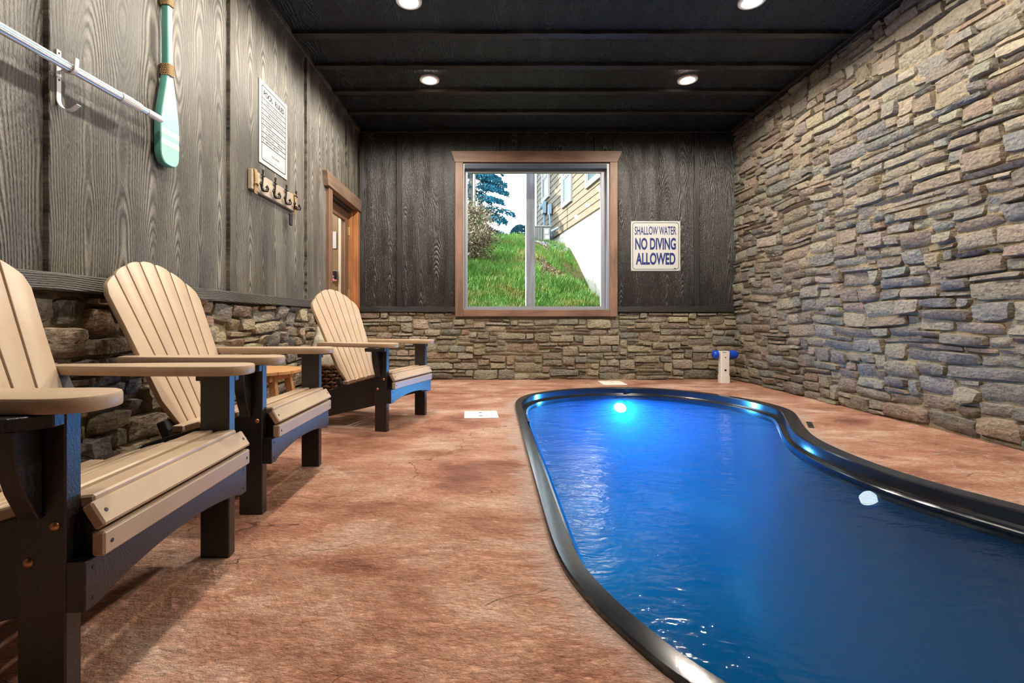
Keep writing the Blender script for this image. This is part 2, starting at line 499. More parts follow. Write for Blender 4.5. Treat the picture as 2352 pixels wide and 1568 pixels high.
def prism(pts, axis, a0, a1, bev=0.0, seg=1):
    """Extrude a 2D outline. axis 'z': pts=(x,y); 'y': pts=(x,z); 'x': pts=(y,z)."""
    b = bmesh.new()

    def p3(p, a):
        if axis == 'z': return (p[0], p[1], a)
        if axis == 'y': return (p[0], a, p[1])
        return (a, p[0], p[1])
    lo = [b.verts.new(p3(p, a0)) for p in pts]
    hi = [b.verts.new(p3(p, a1)) for p in pts]
    b.faces.new(lo)
    b.faces.new(list(reversed(hi)))
    n = len(pts)
    side = []
    for i in range(n):
        side.append(b.faces.new((lo[i], hi[i], hi[(i + 1) % n], lo[(i + 1) % n])))
    bmesh.ops.recalc_face_normals(b, faces=b.faces[:])
    if bev > 0:
        es = [e for e in b.edges if not (e.verts[0] in lo and e.verts[1] in hi) and not (e.verts[1] in lo and e.verts[0] in hi)]
        if n < 9:
            es = b.edges[:]
        bmesh.ops.bevel(b, geom=es, offset=bev, segments=seg, affect='EDGES', profile=0.5)
    return b


def tube(pts, r, seg=10, caps=True, bm=None):
    b = bmesh.new() if bm is None else bm
    pts = [Vector(p) for p in pts]
    rr = r if isinstance(r, (list, tuple)) else [r] * len(pts)
    rings = []
    up = None
    for i, p in enumerate(pts):
        d = (pts[min(i + 1, len(pts) - 1)] - pts[max(i - 1, 0)])
        if d.length < 1e-9:
            d = Vector((0, 0, 1))
        d.normalize()
        if up is None:
            up = d.orthogonal().normalized()
        s = d.cross(up)
        if s.length < 1e-6:
            up = d.orthogonal().normalized()
            s = d.cross(up)
        s.normalize()
        up = s.cross(d).normalized()
        rings.append([b.verts.new(p + (s * math.cos(2 * PI * k / seg) + up * math.sin(2 * PI * k / seg)) * rr[i]) for k in range(seg)])
    for i in range(len(rings) - 1):
        for k in range(seg):
            b.faces.new((rings[i][k], rings[i][(k + 1) % seg], rings[i + 1][(k + 1) % seg], rings[i + 1][k]))
    if caps:
        b.faces.new(list(reversed(rings[0])))
        b.faces.new(rings[-1])
    return b


def lathe(prof, seg=24, center=(0, 0, 0)):
    b = bmesh.new()
    rings = []
    for r, z in prof:
        if r < 1e-6:
            rings.append([b.verts.new((center[0], center[1], center[2] + z))])
        else:
            rings.append([b.verts.new((center[0] + r * math.cos(2 * PI * k / seg), center[1] + r * math.sin(2 * PI * k / seg), center[2] + z)) for k in range(seg)])
    for a, c in zip(rings, rings[1:]):
        for k in range(seg):
            k2 = (k + 1) % seg
            if len(a) == 1 and len(c) == 1: continue
            if len(a) == 1: b.faces.new((a[0], c[k2], c[k]))
            elif len(c) == 1: b.faces.new((a[k], a[k2], c[0]))
            else: b.faces.new((a[k], a[k2], c[k2], c[k]))
    return b


def rrect(x0, y0, x1, y1, r, n=6):
    pts = []
    for cx, cy, a0 in ((x1 - r, y1 - r, 0), (x0 + r, y1 - r, 90), (x0 + r, y0 + r, 180), (x1 - r, y0 + r, 270)):
        for i in range(n + 1):
            a = math.radians(a0 + 90 * i / n)
            pts.append((cx + r * math.cos(a), cy + r * math.sin(a)))
    return pts


def frame_bm(outer, inner, axis, a0, a1):
    """A flat ring between two outlines with equal point counts, extruded from a0 to a1."""
    b = bmesh.new()

    def p3(p, a):
        if axis == 'z': return (p[0], p[1], a)
        if axis == 'y': return (p[0], a, p[1])
        return (a, p[0], p[1])
    R = [[b.verts.new(p3(p, a)) for p in o] for o in (outer, inner) for a in (a0, a1)]
    oo, oi, io, ii = R[0], R[1], R[2], R[3]
    n = len(outer)
    for i in range(n):
        j = (i + 1) % n
        b.faces.new((oo[i], oo[j], oi[j], oi[i]))
        b.faces.new((io[i], ii[i], ii[j], io[j]))
        b.faces.new((oo[i], io[i], io[j], oo[j]))
        b.faces.new((oi[i], oi[j], ii[j], ii[i]))
    return b


def text_mesh(body, x0, x1, z0, z1, bold=0.0, keep=False):
    """A flat lettering mesh fitted to a rectangle in its own xy plane (x right, y up)."""
    cu = bpy.data.curves.new('lettering', 'FONT')
    cu.body = body
    cu.size = 1.0
    cu.offset = bold
    cu.extrude = 0.0
    o = bpy.data.objects.new('lettering', cu)
    COL.objects.link(o)
    bpy.context.view_layer.update()
    me = bpy.data.meshes.new_from_object(o.evaluated_get(bpy.context.evaluated_depsgraph_get()))
    bpy.data.objects.remove(o)
    co = np.empty(len(me.vertices) * 3, dtype=np.float32)
    me.vertices.foreach_get('co', co)
    co = co.reshape(-1, 3)
    lo, hi = co.min(0), co.max(0)
    s = np.maximum(hi - lo, 1e-6)
    co[:, 0] = x0 + (co[:, 0] - lo[0]) / s[0] * (x1 - x0)
    co[:, 1] = z0 + (co[:, 1] - lo[1]) / s[1] * (z1 - z0)
    co[:, 2] = 0
    me.vertices.foreach_set('co', co.ravel())
    me.update()
    return me


# ------------------------------------------------------------------ the stone laying
PAL_RIGHT = [tuple(c * 1.06 for c in q) for q in [(0.235, 0.205, 0.165), (0.27, 0.24, 0.195), (0.21, 0.195, 0.17), (0.19, 0.19, 0.18), (0.25, 0.205, 0.155), (0.215, 0.168, 0.132), (0.172, 0.175, 0.172), (0.30, 0.26, 0.205), (0.222, 0.182, 0.152), (0.16, 0.147, 0.128), (0.235, 0.18, 0.14)]]
PAL_FAR = [tuple(c * 1.2 for c in q) for q in [(0.25, 0.22, 0.165), (0.28, 0.245, 0.18), (0.22, 0.20, 0.155), (0.20, 0.195, 0.165), (0.24, 0.18, 0.13), (0.30, 0.26, 0.185)]]
PAL_LEFT = [tuple(c * 1.55 for c in q) for q in [(0.21, 0.165, 0.115), (0.17, 0.14, 0.105), (0.24, 0.19, 0.13), (0.15, 0.13, 0.11), (0.22, 0.15, 0.105), (0.26, 0.21, 0.15), (0.14, 0.125, 0.115), (0.22, 0.175, 0.15)]]


def lay(s_len, z_len, us, uz, rnd, wts, hts, blocked=None):
    nc, nr = int(round(s_len / us)), int(round(z_len / uz))
    occ = np.zeros((nr, nc), bool)
    if blocked:
        for r in range(nr):
            for c in range(nc):
                if blocked((c + 0.5) * us, (r + 0.5) * uz):
                    occ[r, c] = True
    joints = [set() for _ in range(nr + 1)]
    out = []
    for r in range(nr):
        for c in range(nc):
            if occ[r, c]:
                continue
            run = 0
            while c + run < nc and not occ[r, c + run]:
                run += 1
            for attempt in range(8):
                h = rnd.choices([1, 2, 3], hts)[0]
                w = rnd.choices(range(2, 2 + len(wts)), wts)[0]
                if h == 1: w = max(2, int(w * 1.0))
                if h == 3: w = min(max(w, 4), 8)
                h = min(h, nr - r)
                w = min(w, run)
                if run - w == 1: w = run
                while h > 1 and occ[r:r + h, c:c + w].any():
                    h -= 1
                if (c + w) in joints[r] and attempt < 6 and c + w < nc:
                    continue
                break
            occ[r:r + h, c:c + w] = True
            for k in range(r, r + h + 1):
                if k <= nr: joints[k].add(c + w)
            out.append((c * us, (c + w) * us, r * uz, (r + h) * uz))
    return out


def stone_mesh(rect, fmap, seed, rnd, depth, tint, warp):
    s0, s1, z0, z1 = rect
    w, h = s1 - s0, z1 - z0
    gap = rnd.uniform(0.0005, 0.0022)
    ns = max(2, min(9, int(w / 0.04)))
    nz = max(1, min(4, int(h / 0.03)))
    ins = min(0.010, h * 0.2)
    A = [0.0, ins / w] + [ins / w + (1 - 2 * ins / w) * k / ns for k in range(1, ns)] + [1 - ins / w, 1.0]
    B = [0.0, ins / h] + [ins / h + (1 - 2 * ins / h) * k / nz for k in range(1, nz)] + [1 - ins / h, 1.0]
    d0 = rnd.uniform(depth[0], depth[1])
    tilt_z = rnd.uniform(-0.006, 0.016)
    tilt_s = rnd.uniform(-0.009, 0.009)
    sk0, sk1 = rnd.uniform(-0.018, 0.018), rnd.uniform(-0.018, 0.018)
    pe = [rnd.uniform(0, 0.22) * h * (rnd.random() < 0.38) for _ in range(4)]
    bow0, bow1 = rnd.uniform(-0.07, 0.03) * h, rnd.uniform(-0.07, 0.03) * h
    co = []
    for j, b in enumerate(B):
        for i, a in enumerate(A):
            edge = (i in (0, len(A) - 1)) + (j in (0, len(B) - 1))
            s = s0 + gap + a * (w - 2 * gap) + (sk0 * (1 - a) + sk1 * a) * (b - 0.5)
            z = z0 + gap + b * (h - 2 * gap)
            fa, fb = max(0, 1 - a * w / 0.09) ** 1.3, max(0, 1 - (1 - a) * w / 0.09) ** 1.3
            z += b * -(pe[0] * fa + pe[1] * fb) + (1 - b) * (pe[2] * fa + pe[3] * fb)
            z += (b * bow0 - (1 - b) * bow1) * (1 - 4 * a * (1 - a)) * 0.8
            if edge == 2:
                s += (0.5 - a) * 2 * min(0.009, w * 0.07)
                z += (0.5 - b) * 2 * min(0.005, h * 0.10)
            q = Vector((s * 3.1 + seed, z * 5.0, seed * 0.7))
            s += warp * 0.8 * noise.noise(Vector((s * 2.2, z * 3.0, 1.7)))
            z += warp * noise.noise(Vector((s * 1.7, z * 3.0, 5.1)))
            if edge == 0:
                ring1 = (i in (1, len(A) - 2)) or (j in (1, len(B) - 2))
                d = d0 + tilt_z * (b - 0.5) * 2 + tilt_s * (a - 0.5) * 2 - (0.007 if ring1 else 0)
                d += 0.012 * noise.noise(q * 3.0) + 0.010 * noise.noise(q * 8.0)
            else:
                d = 0.002
                s += 0.003 * noise.noise(q * 6.0)
                z += 0.0035 * noise.noise(q * 5.0 + Vector((9, 2, 4)))
            co.append(fmap(s, z, d))
    W = len(A)
    fs = [(j * W + i, j * W + i + 1, (j + 1) * W + i + 1, (j + 1) * W + i) for j in range(len(B) - 1) for i in range(W - 1)]
    k = rnd.uniform(0.8, 1.2)
    return co, fs, tuple(c * k * rnd.uniform(0.94, 1.06) for c in tint)


def stone_wall(parent, rects, fmap, pal, depth, seed, warp, score, flip, limit=300):
    rnd = random.Random(seed)
    built = []
    for n, r in enumerate(rects):
        built.append((score(r), stone_mesh(r, fmap, n * 1.37 + seed, rnd, depth, rnd.choice(pal), warp)))
    built.sort(key=lambda b: -b[0])

    def make(name, items):
        co, fs, tints = [], [], []
        for c, f, tnt in items:
            o = len(co)
            co += c
            fs += [tuple(o + i for i in (q[::-1] if flip else q)) for q in f]
            tints += [(*tnt, 1.0)] * len(c)
        me = bpy.data.meshes.new(name)
        me.from_pydata(co, [], fs)
        at = me.color_attributes.new('tint', 'FLOAT_COLOR', 'POINT')
        at.data.foreach_set('color', np.array(tints, dtype=np.float32).ravel())
        return mk(name, me, M['stone'], parent, 50)
    single = [b for b in built[:limit] if b[0] > 0]
    rest = [b for b in built if b not in single] if len(built) < 50 else [b for i, b in enumerate(built) if i >= limit or b[0] <= 0]
    for sc, it in single:
        make('stone', [it])
    if rest:
        tag(make('small_stones', [b[1] for b in rest]), kind='stuff')


def px(x, y, z):
    return 1130 + x * 1110 / y, 733 - (z - 0.744) * 1110 / y


def seen_area(c):
    """Projected size in the photograph of a quad of 3D corners, zero when wholly outside the frame."""
    p = [px(*q) for q in c]
    xs, ys = [a for a, b in p], [b for a, b in p]
    if max(xs) < 0 or min(xs) > 2352 or max(ys) < 0 or min(ys) > 1568:
        return 0.0
    return (max(xs) - min(xs)) * (max(ys) - min(ys))


# ------------------------------------------------------------------ pool outline (metres, seen from above)
POOL = [(0.392, 0.962), (0.330, 1.075), (0.278, 1.19), (0.240, 1.30), (0.212, 1.42), (0.196, 1.60), (0.193, 1.90), (0.192, 2.32), (0.190, 2.98), (0.190, 3.60),
        (0.193, 4.10), (0.222, 4.36), (0.285, 4.56), (0.39, 4.74), (0.56, 4.90), (0.80, 5.06), (1.05, 5.15), (1.34, 5.185), (1.62, 5.15), (1.86, 5.04), (2.10, 4.83),
        (2.30, 4.52), (2.40, 4.22), (2.41, 3.95), (2.36, 3.76), (2.25, 3.53), (2.11, 3.25), (1.99, 2.95), (1.94, 2.62), (1.945, 2.32), (2.00, 2.08), (2.08, 1.88),
        (2.16, 1.62), (2.19, 1.30), (2.12, 0.98), (1.93, 0.70), (1.62, 0.52), (1.25, 0.46), (0.90, 0.52), (0.62, 0.68)]


def spline_closed(P, sub=5):
    out = []
    n = len(P)
    for i in range(n):
        p0, p1, p2, p3 = (Vector((*P[(i + k) % n], 0)) for k in (-1, 0, 1, 2))
        for s in range(sub):
            u = s / sub
            q = 0.5 * ((2 * p1) + (-p0 + p2) * u + (2 * p0 - 5 * p1 + 4 * p2 - p3) * u * u + (-p0 + 3 * p1 - 3 * p2 + p3) * u ** 3)
            out.append((q.x, q.y))
    return out


def smooth_loop(P, it=2):
    for _ in range(it):
        n = len(P)
        P = [((P[i - 1][0] + 2 * P[i][0] + P[(i + 1) % n][0]) / 4, (P[i - 1][1] + 2 * P[i][1] + P[(i + 1) % n][1]) / 4) for i in range(n)]
    return P


OUT = smooth_loop(spline_closed(POOL), 3)


def offset_loop(P, dist):
    n = len(P)
    area = sum(P[i][0] * P[(i + 1) % n][1] - P[(i + 1) % n][0] * P[i][1] for i in range(n))
    sg = 1 if area > 0 else -1
    res = []
    for i in range(n):
        tx, ty = P[(i + 1) % n][0] - P[i - 1][0], P[(i + 1) % n][1] - P[i - 1][1]
        l = math.hypot(tx, ty) or 1
        nx, ny = -ty / l * sg, tx / l * sg
        d = dist(nx, ny) if callable(dist) else dist
        res.append((P[i][0] + nx * d, P[i][1] + ny * d))
    return res


INN = smooth_loop(offset_loop(OUT, lambda nx, ny: 0.080 - 0.018 * nx), 2)

# ------------------------------------------------------------------ floor with the pool cut out
outer = [(-3.3, YN), (XR + 0.06, YN), (XR + 0.06, 6.12), (-3.3, 6.12)]
hole = offset_loop(OUT, 0.03)
band = smooth_loop(offset_loop(OUT, -0.20), 3)
tri = tessellate_polygon([[Vector((x, y, 0)) for x, y in outer], [Vector((x, y, 0)) for x, y in band]])
allp = outer + band + hole
nb, o0, o1 = len(band), len(outer), len(outer) + len(band)
fs = [tuple(f) for f in tri] + [(o0 + k, o0 + (k + 1) % nb, o1 + (k + 1) % nb, o1 + k) for k in range(nb)]
me = bpy.data.meshes.new('floor')
me.from_pydata([(x, y, 0) for x, y in allp], [], fs)
b = bmesh.new()
b.from_mesh(me)
bmesh.ops.recalc_face_normals(b, faces=b.faces[:])
if sum(f.normal.z for f in b.faces) < 0:
    bmesh.ops.reverse_faces(b, faces=b.faces[:])
b.to_mesh(me)
b.free()
at = me.attributes.new('trowelled', 'FLOAT', 'POINT')
at.data.foreach_set('value', [0.0] * o1 + [1.0] * nb)
floor = bpy.data.objects.new('floor', me)
me.materials.append(M['deck'])
COL.objects.link(floor)
tag(floor, 'reddish brown stamped concrete deck around the pool', 'floor', kind='structure')

# ------------------------------------------------------------------ ceiling
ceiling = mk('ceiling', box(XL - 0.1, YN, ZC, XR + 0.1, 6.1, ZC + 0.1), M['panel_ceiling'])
tag(ceiling, 'black stained wood ceiling crossed by thin battens', 'ceiling', kind='structure')
y = 5.40
while y > YN + 0.2:
    mk('batten', box(XL + 0.03, y, ZC - 0.032, XR - 0.02, y + 0.07, ZC + 0.002, 0.003), M['batten_ceiling'], ceiling)
    y -= 0.496

# ------------------------------------------------------------------ left wall
wall_left = mk('wall_left', box(XL - 0.14, YN, 0, XL - 0.036, 4.90, ZC), M['mortar'])
tag(wall_left, 'left wall of dark wood panels above a rough stone base', 'wall', kind='structure')
b = box(XL - 0.14, 4.90, 2.06, XL - 0.05, YF + 0.14, ZC)
box(XL - 0.14, 5.86, 0, XL - 0.05, YF + 0.14, 2.06, bm=b)
mk('lintel', b, M['dark_wall'], wall_left)
bl = [-0.66, 0.556, 1.776, 3.004, 4.253, 5.43]        # battens, 4 ft panels
edges = [YN] + bl + [YF]
for i in range(len(edges) - 1):
    y0, y1 = edges[i] + (0.07 if i else 0), edges[i + 1]
    b = bmesh.new()
    if y1 < 4.9:
        box(XL - 0.06, y0 - 0.03, LEDGE1 - 0.02, XL, y1 + 0.02, ZP + 0.02, bm=b)
    elif y0 < 4.9:
        box(XL - 0.06, y0 - 0.03, LEDGE1 - 0.02, XL, 4.90, ZP + 0.02, bm=b)
        box(XL - 0.06, 4.90, 2.10, XL, y1 + 0.02, ZP + 0.02, bm=b)
    else:
        box(XL - 0.06, y0 - 0.03, 2.10, XL, y1, ZP + 0.02, bm=b)
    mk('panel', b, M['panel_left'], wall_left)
for y in bl:
    mk('batten', box(XL - 0.01, y, 2.20 if y > 4.9 else LEDGE1 - 0.005, XL + 0.024, y + 0.068, ZP + 0.01, 0.003), M['batten_left'], wall_left)
tr = mk('trim_1', box(XL - 0.02, YN, ZP, XL + 0.032, YF, ZC, 0.004), M['batten_left'])
tag(tr, 'dark trim board along the top of the left wall', 'trim', kind='structure')
tr = mk('trim_2', box(XL - 0.05, YN, LEDGE0, XL + 0.035, 4.86, LEDGE1, 0.006), M['ledge_left'])
tag(tr, 'dark rough ledge board capping the left stone base', 'trim', kind='structure')
rl = random.Random(11)
S0L = 1.15
rects = lay(4.86 - S0L, LEDGE0, 0.05, 0.0425, rl, [1, 4, 6, 6, 5, 4, 2, 1], [2.4, 5, 3.0])
fl = lambda s, z, d: (XL - 0.045 + d, S0L + s, min(max(z, 0.004), LEDGE0))
stone_wall(wall_left, rects, fl, PAL_LEFT, (0.026, 0.080), 3.0, 0.026,
           lambda r: seen_area([fl(r[0], r[2], 0.03), fl(r[1], r[2], 0.03), fl(r[1], r[3], 0.03), fl(r[0], r[3], 0.03)]), False)

# ------------------------------------------------------------------ far wall with the window opening
WX0, WX1, WZ0, WZ1 = -0.354, 1.445, 0.862, 2.656
b = box(XL - 0.1, YF + 0.026, 0, WX0, YF + 0.14, ZC)
box(WX1, YF + 0.026, 0, XR + 0.1, YF + 0.14, ZC, bm=b)
box(WX0, YF + 0.026, 0, WX1, YF + 0.14, WZ0, bm=b)
box(WX0, YF + 0.03, WZ1, WX1, YF + 0.14, ZC, bm=b)
wall_far = mk('wall_far', b, M['mortar'])
tag(wall_far, 'far wall of black wood panels over a low stone base', 'wall', kind='structure')
bf = [-1.63, -1.172, 0.035, 1.262, 2.488]
ed = bf + [XR + 0.02]
for i in range(len(ed) - 1):
    x0, x1 = ed[i] + 0.06, ed[i + 1]
    b = bmesh.new()
    a0, a1 = max(x0 - 0.02, XL), x1 + 0.01
    for q0, q1, z0, z1 in ((a0, min(a1, WX0 - 0.02), FLEDGE0, ZP + 0.02), (max(a0, WX1 + 0.02), a1, FLEDGE0, ZP + 0.02), (max(a0, WX0 - 0.02), min(a1, WX1 + 0.02), WZ1 + 0.02, ZP + 0.02)):
        if q1 > q0 + 0.005:
            box(q0, YF, z0, q1, YF + 0.04, z1, bm=b)
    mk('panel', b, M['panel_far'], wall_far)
for x in bf:
    z0 = WZ1 + 0.11 if WX0 - 0.1 < x < WX1 + 0.1 else FLEDGE1 - 0.005
    mk('batten', box(x, YF - 0.022, z0, x + 0.062, YF + 0.01, ZP + 0.01, 0.003), M['batten_far'], wall_far)
tr = mk('trim_3', box(XL + 0.03, YF - 0.028, ZP, XR, YF + 0.03, ZC, 0.004), M['batten_far'])
tag(tr, 'dark trim board along the top of the far wall', 'trim', kind='structure')
b = box(XL + 0.03, YF - 0.032, FLEDGE0, WX0 - 0.094, YF + 0.02, FLEDGE1, 0.005)
box(WX1 + 0.096, YF - 0.032, FLEDGE0, XR, YF + 0.02, FLEDGE1, 0.005, bm=b)
tr = mk('trim_4', b, M['ledge_far'])
tag(tr, 'black ledge board capping the far stone base', 'trim', kind='structure')
rf = random.Random(5)
S0F = XL + 0.02
blk = lambda s, z: z > 0.755 and WX0 - 0.11 < S0F + s < WX1 + 0.11
rects = lay(XR - S0F + 0.02, FLEDGE0, 0.05, 0.0416, rf, [2, 4, 6, 6, 4, 3, 2, 1, 1], [4, 5, 1.6], blk)
ff = lambda s, z, d: (S0F + s, YF + 0.035 - d, min(max(z, 0.004), FLEDGE0))
stone_wall(wall_far, rects, ff, PAL_FAR, (0.026, 0.062), 9.0, 0.014,
           lambda r: seen_area([ff(r[0], r[2], 0.03), ff(r[1], r[2], 0.03), ff(r[1], r[3], 0.03), ff(r[0], r[3], 0.03)]), False)

# ------------------------------------------------------------------ right wall, all stone
wall_right = mk('wall_right', box(XR + 0.037, YN, 0, XR + 0.14, YF + 0.14, ZC), M['mortar'])
tag(wall_right, 'right wall covered from floor to ceiling in stacked ledge stone', 'wall', kind='structure')
rr = random.Random(21)
S1R = YF + 0.02
rects = lay(S1R - 1.76, ZP + 0.04, 0.05, 0.0405, rr, [1, 3, 5, 6, 6, 5, 4, 3, 2], [2.6, 5, 3.4])
fr_ = lambda s, z, d: (XR + 0.045 - d, S1R - s, min(max(z, 0.004), ZC - 0.004))
stone_wall(wall_right, rects, fr_, PAL_RIGHT, (0.026, 0.062), 31.0, 0.026,
           lambda r: seen_area([fr_(r[0], r[2], 0.03), fr_(r[1], r[2], 0.03), fr_(r[1], r[3], 0.03), fr_(r[0], r[3], 0.03)]), False)
tr = mk('trim_5', box(XR - 0.05, YN, ZC - 0.04, XR + 0.02, YF, ZC, 0.004), M['batten_ceiling'])
tag(tr, 'black trim strip where the right stone wall meets the ceiling', 'trim', kind='structure')

wall_near = mk('wall_near', box(XL - 0.1, YN - 0.1, 0, XR + 0.1, YN, ZC), M['panel_far'])
tag(wall_near, 'dark panelled wall closing the room behind the viewer', 'wall', kind='structure')

# ------------------------------------------------------------------ the picture window
win = root('window_1', 'picture window in a brown wood casing on the far wall', 'window', (0, YF, WZ0), kind='structure')
YC = YF - 0.045
hx0, hx1 = -0.505, 1.60
mk('head_casing', prism([(hx0, 2.806), (hx0 + 0.048, 2.668), (hx1 - 0.062, 2.668), (hx1, 2.806)], 'y', YC, YF + 0.02, 0.004), M['casing_x'], win, world_coords=True)
mk('side_casing', box(-0.452, YC + 0.006, 0.776, WX0, YF + 0.04, 2.670, 0.004), M['casing_z'], win, world_coords=True)
mk('side_casing', box(WX1, YC + 0.006, 0.776, 1.540, YF + 0.04, 2.670, 0.004), M['casing_z'], win, world_coords=True)
mk('bottom_casing', box(WX0, YC + 0.008, 0.778, WX1, YF + 0.04, WZ0, 0.004), M['casing_x'], win, world_coords=True)
b = frame_bm([(WX0, WZ0), (WX1, WZ0), (WX1, WZ1), (WX0, WZ1)], [(WX0 + 0.05, WZ0 + 0.043), (WX1 - 0.087, WZ0 + 0.043), (WX1 - 0.087, WZ1 - 0.088), (WX0 + 0.05, WZ1 - 0.088)], 'y', YF + 0.045, YF + 0.11)
mk('vinyl_frame', b, M['white_vinyl'], win, world_coords=True)
b = frame_bm([(WX0, WZ0), (WX1, WZ0), (WX1, WZ1), (WX0, WZ1)], [(WX0 + 0.014, WZ0 + 0.012), (WX1 - 0.03, WZ0 + 0.012), (WX1 - 0.03, WZ1 - 0.06), (WX0 + 0.014, WZ1 - 0.06)], 'y', YF - 0.02, YF + 0.045)
mk('jamb_liner', b, M['white_vinyl'], win, world_coords=True)
mk('shade_cassette', box(WX0 + 0.016, YF - 0.025, WZ1 - 0.062, WX1 - 0.032, YF + 0.04, WZ1 - 0.004, 0.006), M['shade'], win, world_coords=True)
mk('pane', box(WX0 + 0.05, YF + 0.076, WZ0 + 0.043, WX1 - 0.087, YF + 0.080, WZ1 - 0.088), M['glass'], win, world_coords=True)

# ------------------------------------------------------------------ the glazed door at the end of the left wall
dr = root('door_1', 'brown glazed door under a splayed wood header on left wall', 'door', (XL, 5.35, 0), kind='structure')
mk('header_casing', prism([(4.700, 2.200), (4.745, 2.058), (5.93, 2.058), (5.95, 2.200)], 'x', XL - 0.03, XL + 0.05, 0.004), M['casing_y'], dr, world_coords=True)
mk('side_casing', box(XL - 0.03, 4.80, 0, XL + 0.035, 4.905, 2.060, 0.004), M['casing_z'], dr, world_coords=True)
mk('side_casing', box(XL - 0.03, 5.845, 0, XL + 0.030, 5.93, 2.060, 0.004), M['jamb'], dr, world_coords=True)
mk('jamb', box(XL - 0.15, 5.81, 0, XL - 0.03, 5.858, 2.055), M['jamb'], dr, world_coords=True)
mk('jamb', box(XL - 0.15, 4.90, 0, XL - 0.03, 4.93, 2.055), M['jamb'], dr, world_coords=True)
mk('head_jamb', box(XL - 0.15, 4.93, 2.030, XL - 0.03, 5.81, 2.058), M['dark_wall'], dr, world_coords=True)
lf = mk('leaf', frame_bm([(4.935, 0.012), (5.805, 0.012), (5.805, 2.026), (4.935, 2.026)], [(5.05, 0.25), (5.665, 0.25), (5.665, 1.915), (5.05, 1.915)], 'x', XL - 0.12, XL - 0.075), M['door_brown'], dr, world_coords=True)
b = frame_bm([(5.04, 0.24), (5.675, 0.24), (5.675, 1.925), (5.04, 1.925)], [(5.065, 0.265), (5.65, 0.265), (5.65, 1.90), (5.065, 1.90)], 'x', XL - 0.085, XL - 0.066)
mk('glazing_bead', b, M['door_brown'], lf, world_coords=True)
mk('pane', box(XL - 0.10, 5.05, 0.25, XL - 0.095, 5.665, 1.915), M['glass'], lf, world_coords=True)
for z in (1.80, 1.05, 0.25):
    hg = bmesh.new()
    tube([(XL - 0.068, 5.806, z - 0.05), (XL - 0.068, 5.806, z + 0.05)], 0.009, 8, bm=hg)
    box(XL - 0.075, 5.765, z - 0.048, XL - 0.071, 5.806, z + 0.048, bm=hg)
    mk('hinge', hg, M['brass'], dr, world_coords=True)

# entry lobby seen through the glass
wl = mk('wall_lobby', box(-3.3, 6.10, 0, XL - 0.14, 6.2, 2.7), M['cream_wall'])
tag(wl, 'cream lobby wall behind the glazed door', 'wall', kind='structure')
wl = mk('wall_lobby_left', box(-3.4, 3.6, 0, -3.3, 6.2, 2.7), M['cream_wall'])
tag(wl, 'cream side wall of the lobby beyond the glazed door', 'wall', kind='structure')
wl = mk('wall_lobby_near', box(-3.4, 3.5, 0, XL - 0.14, 3.6, 2.7), M['cream_wall'])
tag(wl, 'cream near wall of the lobby beyond the glazed door', 'wall', kind='structure')
wl = mk('ceiling_lobby', box(-3.4, 3.5, 2.6, XL - 0.14, 6.2, 2.7), M['cream_wall'])
tag(wl, 'lobby ceiling behind the glazed door', 'ceiling', kind='structure')
d2 = root('door_2', 'tan panelled entry door seen through the glazed door', 'door', (-2.37, 6.08, 0), kind='structure')
lf2 = mk('leaf', box(-2.82, 6.055, 0.01, -1.93, 6.095, 2.05, 0.004), M['entry_door'], d2, world_coords=True)
for z0, z1 in ((0.15, 0.62), (0.72, 1.02), (1.10, 1.42), (1.50, 1.92)):
    for x0, x1 in ((-2.72, -2.42), (-2.30, -2.02)):
        mk('door_panel', box(x0, 6.045, z0, x1, 6.06, z1, 0.008), M['entry_door'], lf2, world_coords=True)
mk('casing', box(-1.925, 6.05, 0, -1.83, 6.10, 2.1, 0.006), M['cover'], d2, world_coords=True)
pp = mk('paper_notice', box(-2.04, 6.040, 1.63, -1.945, 6.044, 1.84), M['paper'])
tag(pp, 'white paper notice taped to the tan entry door', 'paper')
lk = root('door_lock', 'black keypad lock glowing red on the tan entry door', 'lock', (-1.985, 6.045, 1.28))
mk('lock_plate', box(-2.045, 6.030, 1.215, -1.930, 6.046, 1.355, 0.006), M['alu'], lk, world_coords=True)
mk('lock_body', box(-2.015, 6.000, 1.24, -1.935, 6.032, 1.345, 0.008), M['black_plastic'], lk, world_coords=True)
mk('thumb_turn', tube([(-1.975, 6.0, 1.275), (-1.975, 5.985, 1.275)], 0.016, 14), M['alu'], lk, world_coords=True)
mk('red_indicator', box(-1.992, 5.994, 1.236, -1.962, 6.001, 1.250), M['red_led'], lk, world_coords=True)
mk('red_indicator', box(-2.040, 6.024, 1.236, -2.030, 6.031, 1.246), M['red_led'], lk, world_coords=True)


# ------------------------------------------------------------------ swimming pool
def loop_strip(bm, loops, close=True):
    V = [[bm.verts.new(p) for p in L] for L in loops]
    for A, B in zip(V, V[1:]):
        n = len(A)
        for i in range(n):
            j = (i + 1) % n
            bm.faces.new((A[i], A[j], B[j], B[i]))
    return V


def lift(L, z):
    return [(x, y, z) for x, y in L]


